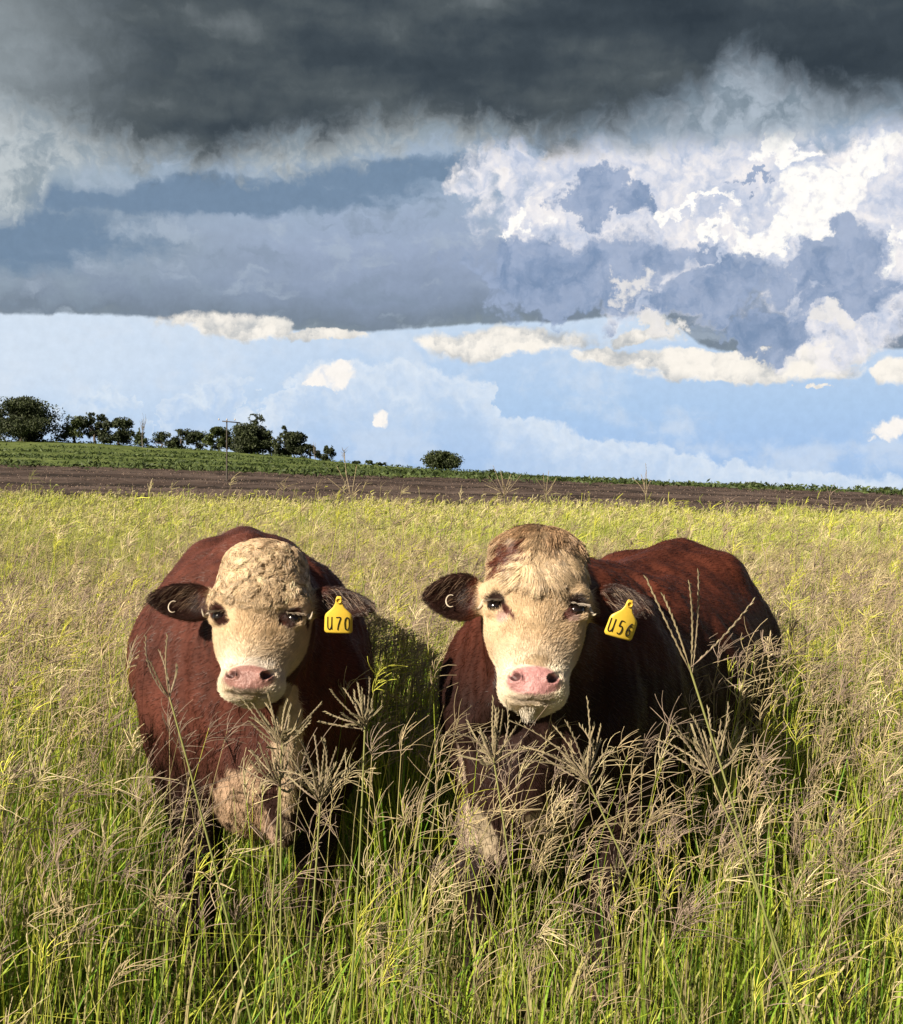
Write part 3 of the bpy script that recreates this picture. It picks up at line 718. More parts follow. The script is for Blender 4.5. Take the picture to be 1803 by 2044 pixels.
    for s in (-1, 1):
        E((s*ex, ey, ez), (.024, .026, .027), .018)
        E((s*(ex+.004), ey+.022, ez+.002), (.0205, .022, .0185), .006, 'sub', -s*.45)
        E((s*(ex-.028), ey+.028, ez-.026), (.012, .008, .005), .008, 'sub', -s*.8)
        K((s*(ex-.03), ey+.014, ez+.021), (s*(ex+.014), ey+.006, ez+.023), .0065, .008, .010)     # upper lid
        K((s*(ex-.03), ey+.008, ez-.024), (s*(ex+.012), ey+.004, ez-.016), .006, .007, .010)
    # ears
    for s, (ex_, ez_, hl, hwid, ang, yw) in zip((-1, 1), cfg['ears']):
        ax_ = np.array([s*cos(ang)*cos(yw), sin(yw), sin(ang)]); ax_ /= np.linalg.norm(ax_)
        nrm_ = np.array([s*-.10, .95, -.22]); nrm_ -= ax_*(nrm_@ax_); nrm_ /= np.linalg.norm(nrm_)
        wd_ = np.cross(ax_, nrm_); c0 = np.array([ex_, -.075, ez_]); ER = np.stack([ax_, nrm_, wd_], 1).astype(np.float32)
        def earfn(g, off, r, c0=c0, ER=ER, hl=hl):
            d = (g-(c0.astype(np.float32)))@ER
            t = np.clip(d[..., 0]/hl, -1, 1); w = 1-.28*t-.20*t*t*(t > 0)       # narrows toward the tip
            d = d-np.array(off, np.float32)
            return ell(np.stack([d[..., 0], d[..., 1]+.05*(d[..., 2]/.05)**2*-.2, d[..., 2]/w], -1), (0, 0, 0), r)*.8
        H(lambda g: earfn(g, (0, 0, 0), (hl, .022, hwid)), c0, hl+.02, .012)
        H(lambda g: earfn(g, (.004, .020, 0), (hl*.90, .022, hwid*.84)), c0, hl+.02, .006, 'sub')
        b0 = c0-ax_*hl*.72
        K((s*.085*hw, -.085, ez_-.005), b0-nrm_*.012, .045, .026, .03)
    V, Q = surface_nets(Fd)
    # smooth once
    nV = len(V); S = np.zeros((nV, 3)); N_ = np.zeros(nV)
    for a, b in ((0, 1), (1, 2), (2, 3), (3, 0)):
        for i, j in ((a, b), (b, a)):
            for ax in range(3): S[:, ax] += np.bincount(Q[:, i], V[Q[:, j], ax], nV)
            N_ += np.bincount(Q[:, i], minlength=nV)
    V = V*.6+.4*S/np.maximum(N_, 1)[:, None]
    vq = np.zeros((nV, 3)); 
    for i in range(4):
        nn = np.cross(V[Q[:, (i+1) % 4]]-V[Q[:, i]], V[Q[:, (i+3) % 4]]-V[Q[:, i]])
        for ax in range(3): vq[:, ax] += np.bincount(Q[:, i], nn[:, ax], nV)
    vq = nrm(vq); hm = np.linalg.norm((V-Ho), axis=1); bm = np.clip((hm-.24)/.12, 0, 1)*np.clip((V[:, 2]-.4)/.2, 0, 1)*np.clip((1.0-V[:, 1])/.5, .35, 1)
    V = V+vq*(bm*(.042*(vnoise3(V*np.array([6, 6, 2.4]), 51)-.5)+.032*(vnoise3(V*np.array([16, 16, 3.5]), 52)-.5)+.009*(vnoise3(V*np.array([45, 45, 12.]), 53)-.5)))[:, None]
    root = empty('bull', O, phi)
    tag(root, label, 'bull', 'two bulls standing in the grass')
    Ph = unsq((V-Ho)@HR)
    fn3 = lambda p, s, k: vnoise3(np.asarray(p)*s, k)
    def colour(P, Ph):
        n1 = fn3(P, 9, 1); n2 = fn3(P, 38, 2); n3 = fn3(P, 90, 3)
        red = np.array(cfg['red'])*(.15+.65*n1+.35*n2+.45*fn3(P*np.array([1, 1, .25]), 26, 9)+.45*fn3(P*np.array([1, 1, .3]), 70, 19))[:, None]
        c = red
        x, y, z = Ph.T
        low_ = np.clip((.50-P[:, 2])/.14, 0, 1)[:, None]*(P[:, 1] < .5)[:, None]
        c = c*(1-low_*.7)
        if 'shadez' in cfg:       # shade painted into the coat: blackish over chest, neck underside and belly
            a_, b_ = cfg['shadez']; k = np.clip((a_+.35*(P[:, 1]+.2)*0+.10*(n1-.5)+.05*(n2-.5)-P[:, 2])/b_, 0, 1)[:, None]*.90; c = c*(1-k)+np.array([.014, .006, .005])*k
        for (pc, pr, pcol) in cfg['patch']:
            d = np.linalg.norm((P-np.array(pc))/np.array(pr), axis=1)+(n1-.5)*1.1+(n2-.5)*.8+(n3-.5)*.4
            k = np.clip((1-d)*6, 0, 1)[:, None]; c = c*(1-k)+np.array(pcol)*(.75+.5*n2)[:, None]*k
        hoof = (P[:, 2] < .065)[:, None]; c = np.where(hoof, np.array([.30, .20, .15]), c)
        # face
        front = y+.135+.05*(n1-.5)-.20*np.clip(-z-.10, 0, .2)
        inside = np.minimum(np.clip(front*60, 0, 1), np.clip((.145*hw-np.abs(x)+.010*(n2-.5))*90, 0, 1))*(z > -.34)*(y > -.16)
        cream = np.array([.62, .46, .285])+(np.array([.72, .61, .47])-np.array([.62, .46, .285]))*np.clip((-z-.09+.10*(n1-.5))/.10, 0, 1)[:, None]
        cream = cream*(.62+.38*n1+.30*n2+.14*n3)[:, None]
        if 'poll' in cfg:
            k = np.clip((z-cfg['poll'][0])/.06+(n2-.5)*1.2, 0, 1)[:, None]*cfg['poll'][1]; cream = cream*(1-k)+np.array([.30, .15, .07])*k
        k = inside[:, None]; c = c*(1-k)+cream*k
        for (cx_, cz_, ra, rb, an, pcol, fz) in cfg['marks']:
            a_ = cos(an); b_ = sin(an); u = (x-cx_)*a_+(z-cz_)*b_; v = -(x-cx_)*b_+(z-cz_)*a_
            d = np.sqrt((u/ra)**2+(v/rb)**2)+(n2-.5)*fz+(n1-.5)*fz*.6
            k = (np.clip((1-d)*5, 0, 1)*inside)[:, None]; c = c*(1-k)+np.array(pcol)*(.8+.4*n3)[:, None]*k
        # nose pad
        dn = np.sqrt((x/.070)**2+((z+.214)/.041)**2); k = (np.clip((1-dn)*7+.3*(n3-.5), 0, 1)*(y > .005))[:, None]
        pk = np.array(cfg['nose'])*(.75+.5*n2)[:, None]; c = c*(1-k)+pk*k
        dl = np.sqrt((x/.05)**2+((z+.256)/.012)**2); k = (np.clip((1-dl)*4, 0, 1)*(y > -.02)*.45)[:, None]; c = c*(1-k)+np.array([.10, .05, .035])*k  # brown lip line, also painting in the shade beneath the nose pad
        for s in (-1, 1):
            dn = np.sqrt(((x-s*.043)/.014)**2+((z+.207)/.010)**2); k = (np.clip((1.15-dn)*4, 0, 1)*(y > .01)*.85)[:, None]; c = c*(1-k)+np.array([.05, .02, .02])*k
        # ears
        er = np.clip((np.abs(x)-.150*hw-.014*(n2-.5)*2)*60, 0, 1)*(np.abs(x) < .32)*(z > -.08)*(z < .2)*(y > -.20)
        k = er[:, None]; c = c*(1-k)+np.array([.036, .014, .010])*(.5+.9*n2)[:, None]*k
        return c, inside, dn
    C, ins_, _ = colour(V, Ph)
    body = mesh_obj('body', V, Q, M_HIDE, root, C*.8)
    body.data.materials.append(M_NOSE)
    fc = Ph[Q].mean(1); mi = ((np.sqrt((fc[:, 0]/.068)**2+((fc[:, 2]+.214)/.040)**2) < 1) & (fc[:, 1] > 0)).astype(np.int32); body.data.polygons.foreach_set('material_index', mi)
    # fur roots
    tri = np.concatenate([Q[:, [0, 1, 2]], Q[:, [0, 2, 3]]])
    a, b, c_ = V[tri[:, 0]], V[tri[:, 1]], V[tri[:, 2]]
    cr = np.cross(b-a, c_-a); ar = np.linalg.norm(cr, axis=1)/2; fnm = cr/np.maximum(ar*2, 1e-12)[:, None]
    mid = (a+b+c_)/3; mh = unsq((mid-Ho)@HR)
    vn = np.zeros((nV, 3))
    for i in range(4):
        e1 = V[Q[:, (i+1) % 4]]-V[Q[:, i]]; e2 = V[Q[:, (i+3) % 4]]-V[Q[:, i]]; nn = np.cross(e1, e2)
        for ax in range(3): vn[:, ax] += np.bincount(Q[:, i], nn[:, ax], nV)
    vn = nrm(vn)
    if (np.einsum('ij,ij->i', vn, V-np.array([0, .6, .85]))).mean() < 0: vn = -vn
    hd = (mh[:, 1] > -.16) & (np.abs(mh[:, 0]) < .34) & (mh[:, 2] > -.36) & (mh[:, 2] < .26)
    pad = (np.sqrt((mh[:, 0]/.068)**2+((mh[:, 2]+.214)/.040)**2) < 1) & (mh[:, 1] > .0)
    ear = hd & (np.abs(mh[:, 0]) > .14*hw)
    w = ar*np.where(hd, 9., 1.)*(~pad)*(mid[:, 2] > .07)*(mid[:, 2] > .3-.0)*1.0+1e-12
    eyez = np.zeros(len(mh), bool)
    for s in (-1, 1): eyez |= np.linalg.norm((mh-np.array([s*ex, ey+.018, ez]))*np.array([1, 1, 1.3]), axis=1) < .024
    w = w*np.where(eyez, .02, 1)
    n = cfg.get('nfur', 240000)
    t_ = R.choice(len(tri), n, p=w/w.sum())
    u, v = R.rand(n), R.rand(n); sw = u+v > 1; u[sw], v[sw] = 1-u[sw], 1-v[sw]; w0 = 1-u-v
    P0 = V[tri[t_, 0]]*w0[:, None]+V[tri[t_, 1]]*u[:, None]+V[tri[t_, 2]]*v[:, None]
    N0 = nrm(vn[tri[t_, 0]]*w0[:, None]+vn[tri[t_, 1]]*u[:, None]+vn[tri[t_, 2]]*v[:, None])
    H0 = unsq((P0-Ho)@HR); hd0, ear0 = hd[t_], ear[t_]
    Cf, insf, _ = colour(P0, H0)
    # comb
    comb = np.tile(np.array([0, .75, -.55]), (n, 1))
    sw2 = (vnoise3(P0*5, 7)-.5)[:, None]*np.array([[.5, .3, .9]]); comb = comb+sw2
    hc_ = np.stack([H0[:, 0]*6, np.full(n, .1), .6+.0*H0[:, 2]], 1)       # face hair grows up and outward
    hc_ += np.stack([(vnoise3(P0*30, 17)-.5), np.zeros(n), (vnoise3(P0*30, 18)-.5)], 1)*1.3
    comb = np.where((hd0 & ~ear0)[:, None], hc_@HR.T, comb)
    ecomb = np.stack([np.sign(H0[:, 0])*1., np.full(n, .5), -.45+0*H0[:, 0]], 1)@HR.T
    comb = np.where(ear0[:, None], ecomb, comb)
    comb = nrm(comb-N0*np.einsum('ij,ij->i', comb, N0)[:, None])
    K_ = 5; tt = np.linspace(0, 1, K_)
    L = np.where(hd0, .011, .020)*(.6+.8*R.rand(n)); L = np.where(ear0, .013*(.5+R.rand(n)), L)
    poll_z = cfg['curl'][0]
    cu = hd0 & ~ear0 & (H0[:, 2] > poll_z+.050*np.clip(np.abs(H0[:, 0])/.09, 0, 1)**2-.02+.03*(vnoise3(P0*25, 5)-.5)) & (np.abs(H0[:, 0]) < .118) & (insf > .3)
    jit = R.normal(size=(n, 3))*.12
    D_ = nrm(comb+jit)
    lift = np.where(hd0, .35, .16)[:, None]
    Pt = P0[:, None]-N0[:, None]*.001+D_[:, None]*(L[:, None]*tt)[..., None]+N0[:, None]*(L[:, None]*(tt*lift-.12*tt**2))[..., None]
    # curls in locks
    ci = np.where(cu)[0]
    if len(ci):
        cell = cfg['curl'][1]; nl = int(.042/cell**2)
        seeds = P0[R.choice(ci, nl)]
        own = np.empty(len(ci), int)
        for k0 in range(0, len(ci), 4000):
            dd = ((P0[ci[k0:k0+4000]][:, None]-seeds[None])**2).sum(-1); own[k0:k0+4000] = dd.argmin(1)
        ang = (fbm2(seeds[:, 0]*14, seeds[:, 2]*14, 2, seed)*2-1)*cfg['curl'][4]+R.normal(size=nl)*cfg['curl'][5]+cfg['curl'][6]
        Xh, Zh = HR[:, 0], HR[:, 2]
        Nn = N0[ci]; Xt = nrm(Xh-Nn*(Nn@Xh)[:, None]); Zt = np.cross(Xt, Nn); Zt *= np.sign(Zt@Zh)[:, None]
        x_h = H0[ci, 0]
        A_ = ang[own]+cfg['curl'][7]*x_h*12+R.normal(size=len(ci))*.15
        d1 = Xt*np.sin(A_)[:, None]-Zt*np.cos(A_)[:, None]; d2 = Xt*np.cos(A_)[:, None]+Zt*np.sin(A_)[:, None]
        sgn = np.where(R.rand(nl) < .5, -1, 1)[own]
        ll = cfg['curl'][2]*(.75+.5*R.rand(nl))[own]*(.85+.3*R.rand(len(ci))); rr = cfg['curl'][3]*(.7+.6*R.rand(nl))[own]
        K2 = 9; t2 = np.linspace(0, 1, K2); ph = (R.rand(nl)*.8)[own]+R.normal(size=len(ci))*.06
        th = 2*pi*((1.3 if seed == 1 else .9)*t2[None]+ph[:, None])
        cpull = (seeds[own]-P0[ci])*cfg['curl'][9]
        off = d1[:, None]*(ll[:, None]*t2)[..., None]+d2[:, None]*(sgn[:, None]*rr[:, None]*(np.sin(th)-np.sin(th[:, :1])))[..., None]
        hh = (.004+.010*np.sin(pi*np.minimum(t2*1.1, 1)))*cfg['curl'][8]
        Pc = P0[ci][:, None]+off+Nn[:, None]*(hh[None]+rr[:, None]*.35*(np.cos(th)-np.cos(th[:, :1])))[..., None]+cpull[:, None]*np.minimum(t2*2, 1)[None, :, None]
        lv = (.70+.50*R.rand(nl))[own][:, None]
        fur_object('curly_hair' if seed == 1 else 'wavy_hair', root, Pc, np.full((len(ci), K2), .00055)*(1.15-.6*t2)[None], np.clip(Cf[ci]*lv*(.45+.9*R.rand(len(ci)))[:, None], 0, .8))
    rest = np.where(~cu)[0]
    Cr = Cf[rest]*(.85+.3*R.rand(len(rest)))[:, None]
    # a few long pale hairs inside the ears
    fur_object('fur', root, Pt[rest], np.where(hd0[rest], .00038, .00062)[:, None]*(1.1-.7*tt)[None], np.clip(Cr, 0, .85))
    ei = np.where(ear0 & (H0[:, 1] > -.10))[0]; ei = ei[(R.rand(len(ei)) < .03) & (H0[ei, 2] > cfg['ears'][0][1]-.01)]
    if len(ei):
        dd = np.stack([np.sign(H0[ei, 0])*.8, np.full(len(ei), .5), -.2-.5*R.rand(len(ei))], 1)@HR.T
        LL = (.02+.02*R.rand(len(ei)))[:, None, None]; k3 = tt[None, :, None]
        Pe = P0[ei][:, None]+nrm(dd)[:, None]*LL*k3+np.array([0, 0, -1.])*LL*.5*k3**2
        fur_object('ear_hair', root, Pe, np.full((len(ei), K_), .0005)*(1.1-.8*tt)[None], np.array([.26, .17, .11])*(.3+.8*R.rand(len(ei)))[:, None])
    if 'goatee' in cfg:
        gi = R.choice(len(rest), 3); ng = 150; g0 = np.array([hp((-.008+.014*a_, .0-.02*b_, -.272)) for a_, b_ in R.normal(size=(ng, 2))*.6])
        Lg = (.018+.014*R.rand(ng))[:, None, None]; dg = nrm(np.array([0, -.15, -1.])+R.normal(size=(ng, 3))*.16); tg_ = np.linspace(0, 1, 5)[None, :, None]
        Pg = g0[:, None]+dg[:, None]*Lg*tg_+(np.array([0., 0, 0])-0)*tg_; Pg[:, :, :2] += ((g0.mean(0)-g0)[:, None]*tg_*.6)[:, :, :2]
        fur_object('chin_tuft', root, Pg, np.full((ng, 5), .0006)*(1.1-.8*np.linspace(0, 1, 5))[None], np.array([.72, .64, .52])*(.7+.4*R.rand(ng))[:, None])
    # eyes
    def uvs(c, r, mu=20, mv=14):
        th = np.linspace(0, 2*pi, mu, endpoint=False); ph = np.linspace(0, pi, mv)
        T1, P1 = np.meshgrid(th, ph); Vv = np.stack([np.cos(T1)*np.sin(P1), np.sin(T1)*np.sin(P1), np.cos(P1)], -1).reshape(-1, 3)*np.array(r)+c
        i = np.arange(mv-1)[:, None]*mu; j = np.arange(mu); j2 = (j+1) % mu
        return Vv, np.stack([i+j, i+mu+j, i+mu+j2, i+j2], -1).reshape(-1, 4)
    for s in (-1, 1):
        Vv, Qq = uvs(hp((s*(ex-.002), ey+.002, ez)), (.0222,)*3)
        mesh_obj('eye', Vv, Qq, M_EYE, root)
        # lashes
        nl = 40; tq = R.rand(nl)
        r0 = np.array([hp((s*(ex-.022+.036*q_), ey+.024-.008*q_, ez+.013)) for q_ in tq])
        dr = nrm(np.stack([s*(.25+.6*tq), np.full(nl, .8), -.25+.3*R.rand(nl)], 1))@HR.T
        Pl = r0[:, None]+dr[:, None]*(np.linspace(0, 1, 4)*.026)[None, :, None]+np.array([0, 0, -1.])*(np.linspace(0, 1, 4)**2*.006)[None, :, None]
        fur_object('eyelashes', root, Pl, np.full((nl, 4), .00045), np.tile(np.array(cfg['lash']), (nl, 1)))
        # horn bud
        hb_ = cfg['horn']
        h0 = np.array([s*hb_[0]*hw, -.02, hb_[1]]); tq = np.linspace(0, 1, 9)
        hv = np.stack([h0[0]+s*hb_[2]*(tq-.35*tq**2), h0[1]+.03*tq, h0[2]+hb_[3]*tq-.014*np.sin(tq*pi)], 1)
        Vv, Qq, Cq = tubes((hv@HR.T+Ho)[None], (.0050*(1-tq**1.5)+.0010)[None], np.full((1, 9, 3), .5), 10)
        mesh_obj('horn', Vv, Qq, M_HORN, root)
    # round stud in the ear on the picture's left
    sp_ = np.array(cfg['stud']); th = np.linspace(-2.0, 2.1, 22)
    ring = np.stack([sp_[0]-.012*np.cos(th), np.full(22, sp_[1])+.002, sp_[2]-.016*np.sin(th)], 1)
    Vv, Qq, Cq = tubes((ring@HR.T+Ho)[None], np.full((1, 22), .0017)*np.sin(np.linspace(.25, pi-.25, 22))[None]**.5, np.full((1, 22, 3), .6), 8)
    mesh_obj('ear_stud', Vv, Qq, M_HORN, root)
    # ear tag (flat plastic with rounded corners) hanging in the other ear; local plane x right, z up
    outl = np.array([(-.037, -.052), (-.032, -.057), (.032, -.057), (.037, -.052), (.036, -.012), (.033, -.005), (.015, .012), (.009, .024), (.008, .036), (.005, .042), (-.005, .042), (-.009, .036), (-.010, .022), (-.016, .006), (-.031, 0), (-.036, -.008)])
    th_ = .0016; no = len(outl)
    TW = rz(tagrot[1])@ry(tagrot[0])@rx(tagrot[2]); TR = RB.T@TW; To = toL(tagpos)
    def tg(p): return np.asarray(p)@TR.T+To
    bend = lambda p: p+np.stack([0*p[:, 0], 4.5*p[:, 0]**2*1.0+2.0*np.clip(-p[:, 2], 0, 1)**2, 0*p[:, 0]], 1)
    # filled as strips between left and right outline
    zl = np.linspace(-.057, .042, 26); Rr = outl[2:10]; rr_ = np.interp(zl, Rr[:, 1], Rr[:, 0])
    rr_[0] = .032
    nu = 9; uu = np.linspace(-1, 1, nu)
    GX = rr_[:, None]*uu; GZ = np.repeat(zl[:, None], nu, 1)
    fr_ = np.stack([GX, np.full_like(GX, -th_), GZ], -1).reshape(-1, 3); bk = fr_+np.array([0, 2*th_, 0])
    ii = np.arange(26*nu).reshape(26, nu)
    q1 = np.stack([ii[:-1, :-1], ii[:-1, 1:], ii[1:, 1:], ii[1:, :-1]], -1).reshape(-1, 4); q2 = q1[:, ::-1]+26*nu
    rim = np.concatenate([ii[0, :], ii[1:, -1], ii[-1, -2::-1], ii[-2:0:-1, 0]]); r2 = np.roll(rim, -1)
    q3 = np.stack([rim, rim+26*nu, r2+26*nu, r2], 1)
    tgob = mesh_obj('ear_tag', tg(bend(np.concatenate([fr_, bk]))), np.concatenate([q1, q2, q3]), M_TAG, root, None, False)
    bs = Bag()
    tq = np.linspace(0, 2*pi, 17); ringb = np.stack([.0065*np.cos(tq), np.full(17, -.004), .031+.0065*np.sin(tq)], 1)
    bs.addg(*tubes(tg(ringb)[None], np.full((1, 17), .0016), np.full((1, 17, 3), .5), 6)); bs.build('tag_button', M_TAG, tgob)
    G = {'U': [[(-.5, 1), (-.5, -.3), (-.42, -.8), (-.1, -1), (.25, -.8), (.45, -.4), (.48, .2), (.5, 1)], [(.48, .2), (.5, -.95)]],
         '7': [[(-.55, .95), (.5, .95), (.3, .4), (.0, -.3), (-.15, -1)]],
         '0': [[(.0, 1), (-.4, .7), (-.52, 0), (-.38, -.75), (0, -1), (.42, -.7), (.52, .05), (.38, .75), (.0, 1)]],
         '5': [[(.5, .95), (-.25, .95), (-.38, .15), (.1, .22), (.45, -.1), (.42, -.65), (.05, -1), (-.45, -.85)]],
         '6': [[(.4, .95), (-.1, .6), (-.42, 0), (-.42, -.6), (-.05, -1), (.38, -.75), (.42, -.3), (.1, 0), (-.3, -.2)], [(.15, .45), (.6, .5)]]}
    ink = Bag(); sc = .0118
    for i, ch in enumerate(text):
        for strk_ in G[ch]:
            pp = np.array(strk_, float)
            if ch in 'U0': # round the stroke
                pass
            tq = np.linspace(0, len(pp)-1, len(pp)*6); px_ = np.stack([catmull(np.arange(len(pp)), pp[:, 0], tq), catmull(np.arange(len(pp)), pp[:, 1], tq)], 1) if len(pp) > 2 else np.stack([np.interp(tq, [0, 1], pp[:, 0]), np.interp(tq, [0, 1], pp[:, 1])], 1)
            x_ = (px_[:, 0]*.92)*sc*1.0+(i-1)*.0225+cfg.get('tx', 0); z_ = px_[:, 1]*sc*1.45-.030
            p3 = np.stack([x_, np.full(len(x_), -th_-.0006), z_], 1)
            ink.addg(*tubes(tg(bend(p3))[None], np.full((1, len(p3)), .0015), np.zeros((1, len(p3), 3)), 6))
    ink.build('tag_number', M_INK, tgob)
    return root

red = (.094, .028, .018)
body1 = (np.array([-.30, -.18, 0, .25, .55, .85, 1.10, 1.32, 1.50, 1.62, 1.68]),
         [.82, .82, .84, .85, .84, .83, .87, .92, .93, .92, .92],
         [.06, .22, .32, .355, .385, .39, .36, .32, .25, .14, .04],
         [.10, .28, .365, .375, .385, .395, .380, .345, .26, .15, .04])
body2 = (np.array([-.30, -.18, 0, .25, .55, .85, 1.10, 1.32, 1.50, 1.62, 1.68]),
         [.80, .80, .81, .81, .79, .79, .84, .89, .90, .89, .89],
         [.06, .20, .30, .34, .385, .395, .37, .33, .26, .15, .04],
         [.10, .26, .335, .345, .365, .390, .375, .335, .26, .15, .04])
if DEV != 'land':
    h1 = at(514, 1228, 3.24)
    bull((-.575, 3.66), rad(11.5), h1, rad(0), rad(24), rad(1.5),
         dict(body=body1, front=(.0, -.06), hind=(1.38, 1.5), hw=1.0, hz=.86, ck=.042, pin=.13, shadez=(.76, .24), red=red, nose=(.40, .20, .17), lash=(.25, .2, .15),
              dewlap=((.07, -.30, .80), (.06, -.27, .47)),
              ears=((-.212, .058, .088, .047, rad(3), rad(5)), (.212, .062, .084, .042, rad(-5), rad(5))),
              patch=[((-.045, -.30, .55), (.075, .2, .12), (.50, .34, .23)), ((.19, -.2, .52), (.04, .15, .08), (.36, .27, .18)), ((.065, -.33, .62), (.035, .12, .26), (.60, .45, .30)), ((.03, -.3, .43), (.05, .12, .05), (.5, .35, .26))],
              marks=[(-.096, -.010, .031, .024, -.6, (.03, .015, .012), .2), (.096, -.010, .031, .024, .6, (.03, .015, .012), .2), (-.090, -.018, .044, .023, -.85, (.055, .018, .013), .5), (.090, -.018, .046, .024, .85, (.065, .022, .015), .5), (0, -.17, .07, .016, 0, (.66, .58, .48), .6)],
              poll=(.17, .45), curl=(.03, .0100, .030, .0046, 1.3, .6, 0., .6, .60, .14), horn=(.128, .010, .026, .000), stud=(-.235, -.052, .035)),
         'red bull with a tightly curled cream forehead, its yellow tag reading U70', 1, 'U70', at(676, 1222, 3.215), (rad(2), 0, rad(6)))
    h2 = at(1070, 1208, 3.05)
    bull((.27, 3.50), rad(-27), h2, rad(-3), rad(24), rad(2.5),
         dict(body=body2, front=(-.12, .03), hind=(1.35, 1.45), hw=1.03, hz=.97, ck=.050, goatee=1, pin=.19, shadez=(1.08, .22), red=(.090, .023, .012), nose=(.56, .27, .26), lash=(.35, .3, .25), tx=-.004,
              dewlap=((-.10, -.33, .78), (-.02, -.27, .45)),
              ears=((-.205, .038, .077, .058, rad(0), rad(5)), (.208, .036, .078, .050, rad(5), rad(5))),
              patch=[((-.17, -.10, .57), (.075, .2, .11), (.42, .32, .25)), ((-.05, -.3, .50), (.05, .2, .06), (.40, .32, .22)), ((.10, -.2, .52), (.09, .2, .09), (.16, .12, .07))],
              marks=[(-.056, .122, .058, .028, .85, (.125, .032, .015), .25), (-.080, -.042, .020, .020, 0, (.62, .42, .36), .5), (-.070, -.030, .034, .009, -.9, (.14, .05, .04), .4),
                     (.080, -.036, .024, .016, 0, (.50, .33, .27), .5), (.078, -.026, .038, .011, .9, (.12, .04, .03), .4), (0, -.165, .06, .014, 0, (.45, .33, .2), .8), (-.097, -.004, .029, .024, -.5, (.035, .018, .014), .2), (.099, -.004, .029, .024, .5, (.035, .018, .014), .2)],
              poll=(.13, .55), curl=(.055, .0100, .046, .0018, .8, .22, 0., 1.3, .5, .25), horn=(.122, .018, .034, -.036), stud=(-.213, -.050, .018)),
         'red bull with a brown mark on its wavy cream forehead, its yellow tag reading U56', 2, 'U56', at(1249, 1230, 3.03), (rad(16), rad(10), rad(6)))

